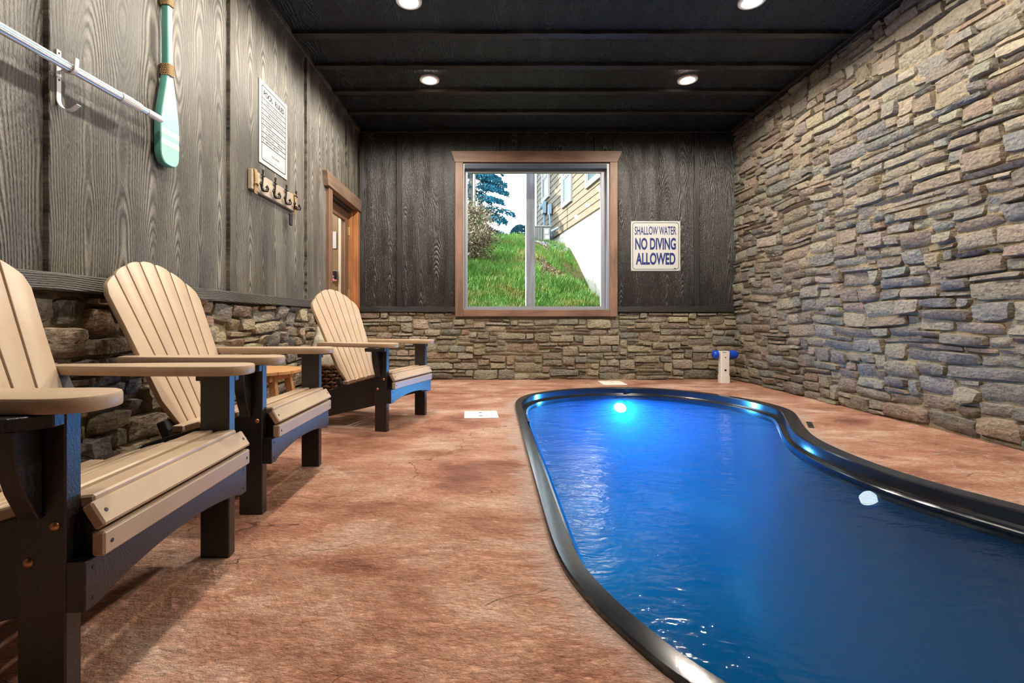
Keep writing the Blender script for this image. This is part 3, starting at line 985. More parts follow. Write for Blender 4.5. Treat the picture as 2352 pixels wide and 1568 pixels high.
pool = root('swimming_pool', 'kidney shaped plunge pool with black rim and blue lit water', 'pool', (1.2, 2.9, 0))
b = bmesh.new()
mid = [((o[0] + i[0]) / 2, (o[1] + i[1]) / 2) for o, i in zip(OUT, INN)]
q1 = [((o[0] * .93 + i[0] * .07), (o[1] * .93 + i[1] * .07)) for o, i in zip(OUT, INN)]
q3 = [((o[0] * .12 + i[0] * .88), (o[1] * .12 + i[1] * .88)) for o, i in zip(OUT, INN)]
LG = smooth_loop(offset_loop(INN, 0.030), 2)
I2 = smooth_loop(offset_loop(INN, 0.006))
I3 = smooth_loop(offset_loop(INN, 0.034))
IB = [((o[0] * .06 + i[0] * .94), (o[1] * .06 + i[1] * .94)) for o, i in zip(OUT, INN)]
loop_strip(b, [lift(OUT, -0.03), lift(OUT, 0.013), lift(q1, 0.019), lift(mid, 0.0205), lift(IB, 0.020), lift(INN, 0.014), lift(INN, -0.034), lift(I2, -0.045), lift(LG, -0.048), lift(I3, -0.053), lift(I3, -0.105)])
mk('rim', b, M['rim'], pool, 28, True)
b = bmesh.new()
W0 = smooth_loop(offset_loop(INN, 0.036))
W1 = smooth_loop(offset_loop(INN, 0.055), 3)
W2 = smooth_loop(offset_loop(INN, 0.085), 8)
W3 = smooth_loop(offset_loop(INN, 0.16), 14)
W4 = smooth_loop(offset_loop(INN, 0.30), 20)
W5 = smooth_loop(offset_loop(INN, 0.46), 26)
vs = loop_strip(b, [lift(W0, -0.095), lift(W1, -0.30), lift(W2, -0.60), lift(W3, -0.86), lift(W4, -1.02), lift(W5, -1.08)])
bmesh.ops.triangle_fill(b, use_beauty=True, edges=[e for e in b.edges if e.is_boundary and all(v.co.z < -1.04 for v in e.verts)])
mk('shell', b, M['shell'], pool, 60, True)
b = bmesh.new()
E_ = 0.012
B0 = smooth_loop(offset_loop(INN, 0.036 + E_))
loops = [lift(B0, -0.066), lift(smooth_loop(offset_loop(INN, 0.055 + E_), 3), -0.29), lift(smooth_loop(offset_loop(INN, 0.085 + E_), 8), -0.585),
         lift(smooth_loop(offset_loop(INN, 0.16 + E_), 14), -0.84), lift(smooth_loop(offset_loop(INN, 0.30 + E_), 20), -1.00), lift(smooth_loop(offset_loop(INN, 0.46 + E_), 26), -1.06)]
loop_strip(b, loops)
bmesh.ops.triangle_fill(b, use_beauty=True, edges=[e for e in b.edges if e.is_boundary and all(v.co.z < -1.03 for v in e.verts)])
bmesh.ops.triangle_fill(b, use_beauty=True, edges=[e for e in b.edges if e.is_boundary and all(v.co.z > -0.070 for v in e.verts)])
wo = mk('water', b, M['water'], pool, None, True)
wo.data.materials.append(M['water_body'])
for p in wo.data.polygons:
    p.material_index = 0 if p.normal.z > 0.99 and p.center.z > -0.2 else 1


def disc(c, nrm, r, prof=((1.0, 0.0), (0.8, 0.012), (0.0, 0.016)), seg=24):
    b = lathe([(p[0] * r, p[1]) for p in prof], seg)
    q = Vector(nrm).to_track_quat('Z', 'Y').to_matrix().to_4x4()
    b.transform(Matrix.Translation(c) @ q)
    return b


# underwater lamp in the far end
lc = Vector((1.335, 5.03, -0.175))
lamp = mk('underwater_lamp', disc(lc, (0, -0.7, 0.7), 0.060), emit('underwater_lens', (0.55, 0.85, 1.0), 25.0), pool, 60, True)
mk('lamp_bezel', disc(lc + Vector((0, 0.004, 0)), (0, -1, 0), 0.10, ((1.0, -0.01), (1.0, 0.008), (0.78, 0.012))), M['rim'], lamp, 60, True)
pl = bpy.data.lights.new('underwater_light', 'AREA')
pl.shape = 'DISK'
pl.size = 0.13
pl.energy = POOL_WATTS
pl.color = (0.07, 0.42, 1.0)
plo = bpy.data.objects.new('underwater_light', pl)
plo.rotation_euler = Vector((0.0, -1, -0.12)).to_track_quat('-Z', 'Y').to_euler()
plo.location = Vector((1.335, 4.98, -0.175)) - Vector(pool.location)
COL.objects.link(plo)
plo.parent = pool
# second lens on the right side
jc = Vector((1.808, 2.318, -0.112))
mk('wall_lens', disc(jc, (-0.6, 0.05, 0.9), 0.042, ((1.0, -0.01), (0.9, 0.012), (0.5, 0.024), (0.0, 0.028))), emit('wall_lens', (0.80, 0.92, 1.0), 0.9), pool, 60, True)
# round fitting above the lamp and skimmer plate on the left
mk('return_fitting', disc(Vector((1.42, 5.095, -0.025)), (0, -1, 0), 0.036, ((1.0, 0.0), (0.95, 0.006), (0.78, 0.004), (0.0, 0.003))), M['rim'], pool, 60, True)
mk('skimmer_plate', box(0.262, 3.55, -0.09, 0.276, 3.86, -0.005, 0.003), M['black_plastic'], pool, None, True)


# ------------------------------------------------------------------ ceiling lights
def downlight(x, y, label, z=ZC, watts=LAMP_WATTS, group=None):
    r = root('downlight', label, 'ceiling light', (x, y, z), 0, group)
    mk('trim_ring', lathe([(0.052, -0.004), (0.072, -0.016), (0.094, -0.012), (0.096, 0.0)], 32), M['white_plastic'], r, 60)
    mk('lens', lathe([(0.0, -0.032), (0.035, -0.028), (0.060, -0.016), (0.068, -0.004)], 28), M['lamp'], r, 60)
    L = bpy.data.lights.new('downlight_bulb', 'SPOT')
    L.energy = watts
    L.spot_size = math.radians(173)
    L.spot_blend = 0.35
    L.shadow_soft_size = 0.045
    L.color = (1.0, 0.90, 0.76)
    o = bpy.data.objects.new('downlight_bulb', L)
    o.location = (0, 0, -0.045)
    COL.objects.link(o)
    o.parent = r
    return r


for y, wl_, wr_ in ((4.717, 'round ceiling light nearer the far wall, above the left side of window', 'round ceiling light nearer the far wall, on the stone wall side'),
                    (3.547, 'round ceiling light cut by top of picture, on the panelled wall side', 'round ceiling light cut by top of picture, on the stone wall side')):
    downlight(-0.61, y, wl_, group='lights in the ceiling')
    downlight(1.908, y, wr_, group='lights in the ceiling')
for x, side in ((-0.61, 'panelled wall'), (1.908, 'stone wall')):
    downlight(x, 1.207, 'round ceiling light behind the viewer, out of view on the %s side' % side, watts=LAMP_WATTS * 0.6, group='lights in the ceiling')
downlight(-0.61, 2.377, 'round ceiling light above the viewer, out of view on the panelled wall side', group='lights in the ceiling')
downlight(1.908, 2.377, 'round ceiling light above the viewer, out of view on the stone wall side', group='lights in the ceiling')
downlight(-2.45, 5.0, 'unseen round ceiling light added to brighten the lobby beyond the glazed door', 2.6, 110.0)  # unseen lamp, added so the lobby shows bright through the door glass


# ------------------------------------------------------------------ Adirondack chairs (u forward, v sideways, z up)
def arm_outline(sgn):
    c0, c1 = 0.292, 0.300
    hw = 0.0725
    pts = []
    u_tip, rx = 0.066, 0.085
    pts.append((-0.545, c1 - 0.030))
    pts.append((-0.20, c0 - hw * 0.93))
    for i in range(13):
        a = -PI / 2 + PI * i / 12
        pts.append((u_tip - rx + rx * math.copysign(abs(math.cos(a)) ** 0.75, math.cos(a)), c0 + hw * math.copysign(abs(math.sin(a)) ** 0.85, math.sin(a))))
    pts.append((-0.20, c0 + hw * 0.93))
    pts.append((-0.545, c1 + 0.032))
    return [(u, v * sgn) for u, v in pts]


T = Vector((-0.3766, 0, 0.9264))       # direction up the back
BP = Vector((-0.384, 0, 0.300))        # foot of the back
NB = Vector((0.9264, 0, 0.3766))       # out of the back's front face


def back_edge(k, l):
    """Sideways position of the seam k (0..7) at length l up the back."""
    f = (k - 3.5) / 3.5
    if k in (0, 7):
        pts = [(-0.06, 0.165), (0.0, 0.19), (0.13, 0.246), (0.62, 0.297), (0.78, 0.312)]
        for (a, va), (c, vc) in zip(pts, pts[1:]):
            if l <= c:
                break
        w = va + (vc - va) * (l - a) / (c - a)
    else:
        w = 0.200 + (0.297 - 0.200) * l / 0.60
    return f * w


def make_chair(label, loc, rz):
    ch = root('adirondack_chair', label, 'chair', loc, rz, 'tan and black poly chairs by the left wall')
    tan, blk = M['tan'], M['black']
    for s in (-1, 1):
        va, vb = sorted((s * 0.282, s * 0.320))
        mk('leg', box(-0.089, va, 0, 0.0, vb, 0.572, 0.003), blk, ch)
        va, vb = sorted((s * 0.2435, s * 0.2815))
        mk('side_rail', prism([(0.030, 0.376), (0.030, 0.290), (-0.001, 0.285), (-0.001, 0.196), (-0.06, 0.180), (-0.76, 0.0), (-0.86, 0.0), (-0.845, 0.045), (-0.47, 0.262), (-0.36, 0.296), (-0.06, 0.376)], 'y', va, vb, 0.003), blk, ch)
        va, vb = sorted((s * 0.3205, s * 0.385))
        mk('arm_plate', prism([(-0.125, 0.3205 * s), (0.0, 0.3205 * s), (0.0, 0.345 * s), (-0.045, 0.388 * s), (-0.125, 0.388 * s)], 'z', 0.547, 0.5715, 0.002), blk, ch)
        g = [(0.3205, 0.547), (0.380, 0.547), (0.3785, 0.52), (0.371, 0.475), (0.357, 0.43), (0.338, 0.39), (0.328, 0.372), (0.3205, 0.372)]
        mk('gusset', prism([(v * s, z) for v, z in g], 'x', -0.079, -0.041, 0.002), blk, ch)
        mk('armrest', prism(arm_outline(s), 'z', 0.5725, 0.603, 0.006, 2), tan, ch, 35)
        for u, z in ((-0.020, 0.357), (-0.068, 0.289)):
            bo = lathe([(0.0, 0.006), (0.005, 0.0055), (0.009, 0.002), (0.0095, 0.0)], 12)
            bo.transform(Matrix.Translation((u, s * 0.320, z)) @ Matrix.Rotation(-s * PI / 2, 4, 'X'))
            mk('bolt', bo, M['copper'], ch, 60)
    # apron with an arched lower edge
    pts = [(-0.320, 0.288), (-0.320, 0.194), (-0.285, 0.194)]
    for i in range(11):
        f = -1 + 2 * i / 10
        pts.append((0.26 * f, 0.203 + 0.026 * (1 - f * f)))
    pts += [(0.285, 0.194), (0.320, 0.194), (0.320, 0.288)]
    ap = mk('apron', prism(pts, 'x', 0.0005, 0.036, 0.002), blk, ch)

    def screw(par, u, v, z, ang):
        sb = lathe([(0.0, 0.0012), (0.004, 0.001), (0.0045, 0.0)], 8)
        sb.transform(Matrix.Translation((u, v, z)) @ Matrix.Rotation(ang, 4, 'Y'))
        mk('screw', sb, M['hole'], par)
    for v in (-0.30, 0.30):
        screw(ap, 0.036, v, 0.270, PI / 2)
        screw(ap, 0.036, v, 0.212, PI / 2)
    # front seat slats: upright, slanted, then flat ones stepping back down the rails
    s1 = mk('seat_slat', box(0.0305, -0.30, 0.2885, 0.056, 0.30, 0.336, 0.004), tan, ch)
    for v in (-0.28, 0.28): screw(s1, 0.056, v, 0.312, PI / 2)
    b = box(-0.026, -0.30, -0.012, 0.026, 0.30, 0.012, 0.004)
    b.transform(Matrix.Translation((0.0345, 0, 0.3655)) @ Matrix.Rotation(math.radians(58), 4, 'Y'))
    s2 = mk('seat_slat', b, tan, ch)
    for v in (-0.28, 0.28): screw(s2, 0.0447, v, 0.3719, math.radians(58))
    ang = math.atan2(0.376 - 0.296, 0.30)
    u = 0.024
    for k in range(5):
        w = 0.062 if k else 0.060
        half = 0.2815
        b = box(-w, -half, 0.0, 0.0, half, 0.023, 0.004)
        zr = 0.376 + (u + 0.06) * math.tan(ang) * 1.0 if u < -0.06 else 0.3775
        a = -ang if u < -0.06 else -ang * 0.35
        b.transform(Matrix.Translation((u, 0, zr + 0.001)) @ Matrix.Rotation(a, 4, 'Y'))
        s3 = mk('seat_slat', b, tan, ch)
        u -= w + 0.009
    # curved rear seat slat the back stands on
    pts = [(-0.392, -0.245), (-0.352, -0.245)] + [(-0.338 + 0.010 * (abs(f) ** 2) * -1, 0.235 * f) for f in [-1 + 2 * i / 12 for i in range(13)]] + [(-0.352, 0.245), (-0.392, 0.245)]
    b = prism(pts, 'z', 0.0, 0.024, 0.002)
    b.transform(Matrix.Translation((0, 0, 0.298)))
    rs = mk('seat_slat', b, tan, ch)
    for k in range(1, 7):
        v = back_edge(k, 0.0)
        mk('notch', box(-0.345, v - 0.003, 0.2995, -0.3335, v + 0.003, 0.3225), M['white_plastic'], rs)
    # fanned back slats
    for i in range(7):
        k0, k1 = i, i + 1
        gap = 0.0035
        L0 = -0.03
        ls = [L0, 0.0, 0.13, 0.30, 0.45]
        lt = lambda v: 0.757 - 0.142 * (v / 0.297) ** 2

        def topl(k):
            l = 0.6
            for _ in range(6):
                l = lt(back_edge(k, l) if abs(k - 3.5) > 0 else 0)
            return l
        la, lb = topl(k0), topl(k1)
        left = [(back_edge(k0, l) + gap, l) for l in ls] + [(back_edge(k0, la) + gap, la - (0.03 if i == 0 else 0.006))]
        right = [(back_edge(k1, l) - gap, l) for l in ls] + [(back_edge(k1, lb) - gap, lb - (0.03 if i == 6 else 0.006))]
        va, vb = left[-1][0], right[-1][0]
        top = []
        for j in range(1, 6):
            v = va + (vb - va) * j / 6
            top.append((v, lt(v) - (0.0015 if j in (1, 5) else 0)))
        out = left + top + right[::-1]
        b = prism(out, 'z', -0.022, 0.0, 0.003, 2)
        R = Matrix(((0, T.x, NB.x, BP.x), (1, 0, 0, 0), (0, T.z, NB.z, BP.z), (0, 0, 0, 1)))
        b.transform(R)
        mk('back_slat', b, tan, ch, 35)
    # black cross rails behind the back
    for l, hw, d in ((0.285, 0.325, 0.0), (0.02, 0.2435, 0.0), (0.52, 0.245, 0.0)):
        c = BP + T * l - NB * 0.041
        b = box(-0.018, -hw, -0.036, 0.018, hw, 0.036, 0.003)
        b.transform(Matrix.Translation(c) @ Matrix.Rotation(math.atan2(T.x, T.z), 4, 'Y'))
        mk('back_rail', b, blk, ch)
    return ch


make_chair('tan slatted chair with black legs, cut off by the left picture edge', (-0.810, 1.225, 0), math.radians(2.0))
make_chair('tan slatted chair with black legs, under the wall paddle, the middle one of three', (-0.874, 2.159, 0), 0.0)
far_chair = make_chair('tan slatted chair with black legs in front of the glazed door, turned toward the viewer', (-0.603, 3.483, 0), math.radians(-17.4))
far_chair.scale = (0.975, 0.975, 0.972)

# ------------------------------------------------------------------ side table between the chairs
tb = root('side_table', 'small round slatted wooden side table between the middle and far chairs', 'table', (-1.385, 2.90, 0))
R0 = 0.225
for k in range(6):
    y0 = -R0 + k * 2 * R0 / 6 + 0.002
    y1 = -R0 + (k + 1) * 2 * R0 / 6 - 0.002
    pts = []
    N = 6
    def hx(y): return math.sqrt(max(R0 * R0 - y * y, 0.0016))
    for j in range(N + 1):
        yy = y0 + (y1 - y0) * j / N
        pts.append((hx(yy), yy))
    for j in range(N, -1, -1):
        yy = y0 + (y1 - y0) * j / N
        pts.append((-hx(yy), yy))
    mk('top_slat', prism(pts, 'z', 0.424, 0.444, 0.002), M['table_wood'], tb)
mk('table_cleat', box(-0.15, -0.16, 0.384, -0.115, 0.16, 0.424, 0.003), M['table_wood'], tb)
mk('table_cleat', box(0.095, -0.16, 0.384, 0.130, 0.16, 0.424, 0.003), M['table_wood'], tb)
for sx, sy in ((-1, -1), (1, -1), (1, 1), (-1, 1)):
    b = box(-0.020, -0.018, -0.002, 0.020, 0.018, 0.424, 0.003)
    for v in b.verts:
        f = 1 - max(v.co.z, 0) / 0.424
        v.co.x += sx * (0.112 + 0.060 * f) - (sx * 0.05 if sx < 0 else 0) * 0
        v.co.y += sy * (0.10 + 0.045 * f)
        v.co.z = max(v.co.z, 0.0)
    mk('leg', b, M['table_wood'], tb)

# ------------------------------------------------------------------ wicker basket with a cushion, by the door
bk = root('wicker_basket', 'dark brown woven basket on floor behind the far chair', 'basket', (-1.405, 4.30, 0))
RB, HB, NS = 0.195, 0.345, 26
t = NT('woven_wicker', 0.6, 0.4)
f = t.noise(t.coord(), 40.0, 3)
M['wicker'] = t.fin(t.ramp(f, [(0.3, (0.060, 0.026, 0.012)), (0.75, (0.30, 0.15, 0.075))]), None, t.bump(f, 0.5, 0.004))
mk('basket_lining', lathe([(0.0, 0.01), (RB - 0.03, 0.01), (RB - 0.014, 0.05), (RB - 0.014, HB - 0.02)], 28), plain('basket_inside', (0.03, 0.016, 0.01), 0.8), bk, 60)
nrow = 11
for r in range(nrow):
    z = 0.016 + r * (HB - 0.03) / (nrow - 1)
    pts = []
    for k in range(NS * 3 + 1):
        a = 2 * PI * k / (NS * 3)
        w = 0.011 * math.sin(a * NS / 2 + (r % 2) * PI)
        pts.append(((RB + w) * math.cos(a), (RB + w) * math.sin(a), z + 0.005 * math.sin(a * NS / 1.0 + r)))
    mk('wicker_strand', tube(pts, 0.0125, 6, False), M['wicker'], bk, 60)
for k in range(NS):
    a = 2 * PI * (k + 0.5) / NS
    mk('wicker_stake', tube([(RB * math.cos(a), RB * math.sin(a), 0.004), (RB * math.cos(a), RB * math.sin(a), HB)], 0.006, 5), M['wicker'], bk, 60)
mk('basket_rim', tube([((RB + 0.004) * math.cos(2 * PI * k / 40), (RB + 0.004) * math.sin(2 * PI * k / 40), HB + 0.004 * math.sin(k * 2.2)) for k in range(41)], 0.017, 8, False), M['wicker'], bk, 60)


def cushion_mesh(w, h, d, seed=0, n=20):
    b = bmesh.new()
    grid = {}
    for side in (1, -1):
        for j in range(n + 1):
            for i in range(n + 1):
                a, c = -1 + 2 * i / n, -1 + 2 * j / n
                edge = i in (0, n) or j in (0, n)
                if edge and side == -1:
                    continue
                puff = ((1 - a ** 4) * (1 - c ** 4)) ** 0.55
                pin = 1 - 0.06 * (1 - abs(a)) * abs(c) ** 3
                pin2 = 1 - 0.06 * (1 - abs(c)) * abs(a) ** 3
                wr = 0.014 * noise.noise(Vector((a * 2.4 + seed, c * 2.4, side * 3.0))) + 0.008 * noise.noise(Vector((a * 6 + seed, c * 5, side)))
                grid[(side, i, j)] = b.verts.new((a * w / 2 * pin2, side * (d / 2 * puff) + (0 if edge else wr), c * h / 2 * pin))
    g = lambda s, i, j: grid.get((s, i, j)) or grid[(1, i, j)]
    for side in (1, -1):
        for j in range(n):
            for i in range(n):
                q = [g(side, i, j), g(side, i + 1, j), g(side, i + 1, j + 1), g(side, i, j + 1)]
                b.faces.new(q if side == -1 else q[::-1])
    return b


cu = root('cushion', 'cream cushion with fringed edge standing in the wicker basket', 'cushion', (-1.415, 4.30, 0.36))
b = cushion_mesh(0.40, 0.40, 0.15, 2.0)
b.transform(Matrix.Translation((0, 0, 0.10)) @ Matrix.Rotation(math.radians(12), 4, 'Y') @ Matrix.Rotation(math.radians(-12), 4, 'X'))
mk('cushion_cover', b, M['cream_cloth'], cu, 179)
fr_bm = bmesh.new()
rnd = random.Random(4)
for k in range(60):
    a = -1 + 2 * k / 59
    for p in ((a * 0.2, -0.2), (a * 0.2, 0.2)):
        q = Vector((p[0], 0, p[1]))
        tip = q + Vector((rnd.uniform(-.006, .006), rnd.uniform(-.006, .006), math.copysign(0.022, p[1])))
        tube([q, tip], 0.0016, 4, False, fr_bm)
fr_bm.transform(Matrix.Translation((0, 0, 0.10)) @ Matrix.Rotation(math.radians(12), 4, 'Y') @ Matrix.Rotation(math.radians(-12), 4, 'X'))
tag(mk('fringe', fr_bm, M['cream_cloth'], cu), kind='stuff')

# ------------------------------------------------------------------ paddle on the left wall
pd = root('wall_paddle', 'mint green decorative paddle with two cream stripes on the panelled wall', 'paddle', (XL, 2.405, 1.505))
PX0, PX1 = XL + 0.016, XL + 0.050
prof = [(1.505, 0.020), (1.509, 0.040), (1.520, 0.055), (1.540, 0.065), (1.565, 0.0695), (1.66, 0.0700), (1.72, 0.0690), (1.78, 0.0600), (1.85, 0.045), (1.92, 0.030), (1.965, 0.0205)]
out = [(2.405 + w, z) for z, w in prof] + [(2.405 - w, z) for z, w in prof[::-1]]
bl_ = mk('blade', prism(out, 'x', PX0, PX1 - 0.001, 0.004, 2), M['teal'], pd, 40, True)
ins = [(2.405 + (w - 0.0045), z + (0.004 if z < 1.53 else 0)) for z, w in prof] + [(2.405 - (w - 0.0045), z + (0.004 if z < 1.53 else 0)) for z, w in prof[::-1]]
mk('blade_face', prism(ins, 'x', PX1 - 0.004, PX1 + 0.0004), M['mint'], bl_, None, True)
for z0, z1 in ((1.653, 1.680), (1.600, 1.627)):
    mk('stripe', box(PX1 - 0.002, 2.405 - 0.0658, z0, PX1 + 0.0008, 2.405 + 0.0658, z1), M['stripe'], bl_, None, True)
sh = mk('shaft', prism(rrect(PX0, 2.387, PX1, 2.423, 0.007, 4), 'z', 1.955, 2.62), M['teal'], pd, 40, True)
mk('shaft_face', box(PX1 - 0.002, 2.392, 1.955, PX1 + 0.0006, 2.418, 2.62), M['mint'], sh, None, True)
mk('grip', prism([(2.33, 2.62), (2.48, 2.62), (2.48, 2.66), (2.33, 2.66)], 'x', PX0, PX1, 0.008, 2), M['teal'], pd, 40, True)
for z0, z1 in ((1.952, 2.010), (2.300, 2.355)):
    rb = bmesh.new()
    n = 7
    for k in range(n):
        z = z0 + (z1 - z0) * (k + 0.5) / n
        L = rrect(PX0 - 0.006, 2.387 - 0.004, PX1 + 0.005, 2.423 + 0.004, 0.010, 3)
        tube([(x, yy, z + 0.003 * math.sin(i * 0.4)) for i, (x, yy) in enumerate(L + L[:1])], 0.0047, 6, False, rb)
    mk('rope_wrap', rb, M['rope'], pd, 60, True)

# ------------------------------------------------------------------ telescopic pole on its hook
def along(p0, p1, f):
    return p0 + (p1 - p0) * f


PA, PB = Vector((XL + 0.052, 0.55, 1.668)), Vector((XL + 0.080, 2.290, 1.690))
poler = root('telescopic_pole', 'long silver telescopic pool pole lying across its wall hook', 'pole', PA)
Lp = (PB - PA).length
seg = 28


def ribbed(p0, p1, r, ribs=28, amp=0.0011):
    d = (p1 - p0).normalized()
    s = d.cross(Vector((0, 0, 1))).normalized()
    u = s.cross(d)
    b = bmesh.new()
    V = []
    for p in (p0, p1):
        V.append([b.verts.new(p + (s * math.cos(2 * PI * k / (ribs * 2)) + u * math.sin(2 * PI * k / (ribs * 2))) * (r - amp * (k % 2))) for k in range(ribs * 2)])
    n = ribs * 2
    for k in range(n):
        b.faces.new((V[0][k], V[0][(k + 1) % n], V[1][(k + 1) % n], V[1][k]))
    b.faces.new(V[0][::-1])
    b.faces.new(V[1])
    return b


fy = lambda y: (y - PA.y) / (PB.y - PA.y)
mk('outer_tube', ribbed(PA, along(PA, PB, fy(2.055)), 0.0172, 22), M['alu'], poler, None, True)
mk('locking_collar', ribbed(along(PA, PB, fy(2.045)), along(PA, PB, fy(2.105)), 0.0205, 20, 0.0016), M['white_plastic'], poler, None, True)
mk('locking_collar', ribbed(along(PA, PB, fy(2.105)), along(PA, PB, fy(2.155)), 0.0188, 20, 0.0016), M['white_plastic'], poler, None, True)
mk('inner_tube', ribbed(along(PA, PB, fy(2.15)), along(PA, PB, fy(2.21)), 0.0140, 18), M['alu'], poler, None, True)
gp = [along(PA, PB, fy(yy)) for yy in (2.20, 2.205, 2.285, 2.297, 2.302)]
mk('end_grip', tube(gp, [0.0155, 0.016, 0.0158, 0.012, 0.003], 18), M['white_plastic'], poler, 60, True)


def strap(path, w, th, axis=1):
    """A flat metal strip swept along a path in the xz plane, width along y."""
    b = bmesh.new()
    P = [Vector(p) for p in path]
    V = []
    for i, p in enumerate(P):
        d = (P[min(i + 1, len(P) - 1)] - P[max(i - 1, 0)]).normalized()
        n = Vector((-d.z, 0, d.x)) * th / 2
        V.append([b.verts.new(p + n + Vector((0, sy * w / 2, 0))) for sy in (-1, 1)] + [b.verts.new(p - n + Vector((0, sy * w / 2, 0))) for sy in (1, -1)])
    for A, B in zip(V, V[1:]):
        for k in range(4):
            b.faces.new((A[k], A[(k + 1) % 4], B[(k + 1) % 4], B[k]))
    b.faces.new(V[0][::-1])
    b.faces.new(V[-1])
    return b


hk = root('pole_hook', 'white double wall hook holding the silver pole', 'hook', (XL, 1.81, 1.75))
HY = 1.81
X0 = XL + 0.0265
path = [(X0, HY, 1.752), (X0, HY, 1.60)]
for i in range(11):
    a = PI + PI * 0.62 * i / 10
    path.append((X0 + 0.040 + 0.040 * math.cos(a), HY, 1.572 + 0.046 * math.sin(a)))
path.append((XL + 0.103, HY, 1.546))
hkm = plain('white_hook_enamel', (0.72, 0.68, 0.64), 0.35)
mk('hook_strap', strap(path, 0.018, 0.004), hkm, hk, 40, True)
hp = along(PA, PB, fy(HY))
path = [(X0, HY, hp.z - 0.016)]
for i in range(12):
    a = math.radians(-150 + 160 * i / 11)
    path.append((hp.x + 0.0215 * math.cos(a), HY, hp.z + 0.0215 * math.sin(a)))
path.append((hp.x + 0.0235, HY, hp.z + 0.036))
mk('upper_hook', strap(path, 0.016, 0.004), hkm, hk, 40, True)
for z in (1.740, 1.640):
    mk('screw', tube([(X0 + 0.0015, HY, z), (X0 + 0.004, HY, z)], 0.0035, 8), M['hole'], hk, None, True)

# ------------------------------------------------------------------ pool rules sign
SX = XL + 0.008
y0, y1, z0, z1 = 3.413, 3.874, 1.858, 2.452
sg = root('rules_sign', 'white pool rules sign with numbered rows on the panelled wall', 'sign', (XL, (y0 + y1) / 2, z0))
mk('sign_plate', box(XL + 0.002, y0, z0, SX, y1, z1, 0.001), M['white_sign'], sg, None, True)
H = z1 - z0
zf = lambda f: z1 - f * H
lm = 0.030
b = frame_bm(rrect(y0 + lm, zf(0.952), y1 - 0.028, zf(0.048), 0.022, 5), rrect(y0 + lm + 0.008, zf(0.940), y1 - 0.036, zf(0.060), 0.015, 5), 'x', SX - 0.0005, SX + 0.0005)
mk('border_line', b, M['charcoal'], sg, None, True)
lines = [0.205, 0.268, 0.330, 0.392, 0.454, 0.518, 0.612, 0.675, 0.740]
for f in lines:
    mk('rule_line', box(SX - 0.0005, y0 + lm + 0.004, zf(f) - 0.0032, SX + 0.0005, y1 - 0.032, zf(f) + 0.0032), M['charcoal'], sg, None, True)


def letters(me, mat, par):
    """Split a lettering mesh into one object per character."""
    b = bmesh.new()
    b.from_mesh(me)
    left = set(b.verts)
    groups = []
    while left:
        st_ = [left.pop()]
        g = [st_[0]]
        while st_:
            v = st_.pop()
            for e in v.link_edges:
                w = e.other_vert(v)
                if w in left:
                    left.remove(w)
                    g.append(w)
                    st_.append(w)
        groups.append(g)
    groups.sort(key=lambda g: min(v.co.x + v.co.y for v in g))
    for g in groups:
        ix = {v: k for k, v in enumerate(g)}
        fs_ = {f for v in g for f in v.link_faces}
        m2 = bpy.data.meshes.new('letter')
        m2.from_pydata([tuple(v.co) for v in g], [], [[ix[v] for v in f.verts] for f in fs_])
        mk('letter', m2, mat, par, None, True)
    b.free()


def wall_text_left(body, a0, a1, b0, b1, mat, par, bold=0.014, name='lettering'):
    me = text_mesh(body, a0, a1, b0, b1, bold)
    me.transform(Matrix(((0, 0, 1, SX + 0.0009), (1, 0, 0, 0), (0, 1, 0, 0), (0, 0, 0, 1))))
    if bold > 0.019:
        return letters(me, mat, par)
    return tag(mk(name, me, mat, par, None, True), kind='stuff')


wall_text_left('POOL  RULES', y0 + 0.060, y1 - 0.062, zf(0.168), zf(0.098), M['charcoal'], sg, 0.03)
rows = [('1', 'WARNING: NO LIFEGUARD ON DUTY', 0.83), ('2', 'SHOWER BEFORE ENTERING POOL', 0.80), ('3', 'NO ANIMALS IN POOL OR ON POOL DECK', 0.95),
        ('4', 'NO FOOD OR DRINK IN POOL OR ON DECK', 0.95), ('5', 'NO DIVING', 0.30)]
ya, yb = y0 + 0.092, y1 - 0.042
for (n_, s_, w_), f in zip(rows, lines):
    wall_text_left(n_ + '.', y0 + 0.055, y0 + 0.071, zf(f + 0.045), zf(f + 0.018), M['charcoal'], sg, 0.018)
    wall_text_left(s_, ya, ya + (yb - ya) * w_, zf(f + 0.045), zf(f + 0.018), M['grey_print'], sg)
wall_text_left('6.', y0 + 0.055, y0 + 0.071, zf(0.563), zf(0.537), M['charcoal'], sg, 0.018)
wall_text_left('CHILDREN UNDER 12 YEARS OLD MUST BE', ya, yb, zf(0.559), zf(0.536), M['grey_print'], sg)
wall_text_left('ACCOMPANIED BY AN ADULT', ya, ya + (yb - ya) * 0.70, zf(0.595), zf(0.572), M['grey_print'], sg)
wall_text_left('7.', y0 + 0.055, y0 + 0.071, zf(0.656), zf(0.629), M['charcoal'], sg, 0.018)
wall_text_left('BATHING LOAD', ya, ya + (yb - ya) * 0.42, zf(0.656), zf(0.631), M['grey_print'], sg)
wall_text_left('PERSONS', ya + (yb - ya) * 0.60, ya + (yb - ya) * 0.85, zf(0.656), zf(0.631), M['grey_print'], sg)
wall_text_left('8.', y0 + 0.055, y0 + 0.071, zf(0.720), zf(0.693), M['charcoal'], sg, 0.018)
wall_text_left('EMERGENCY ASSISTANCE', ya, ya + (yb - ya) * 0.66, zf(0.720), zf(0.695), M['grey_print'], sg)
wall_text_left('POOL HOURS', y0 + 0.19, y0 + 0.315, zf(0.845), zf(0.823), M['grey_print'], sg)
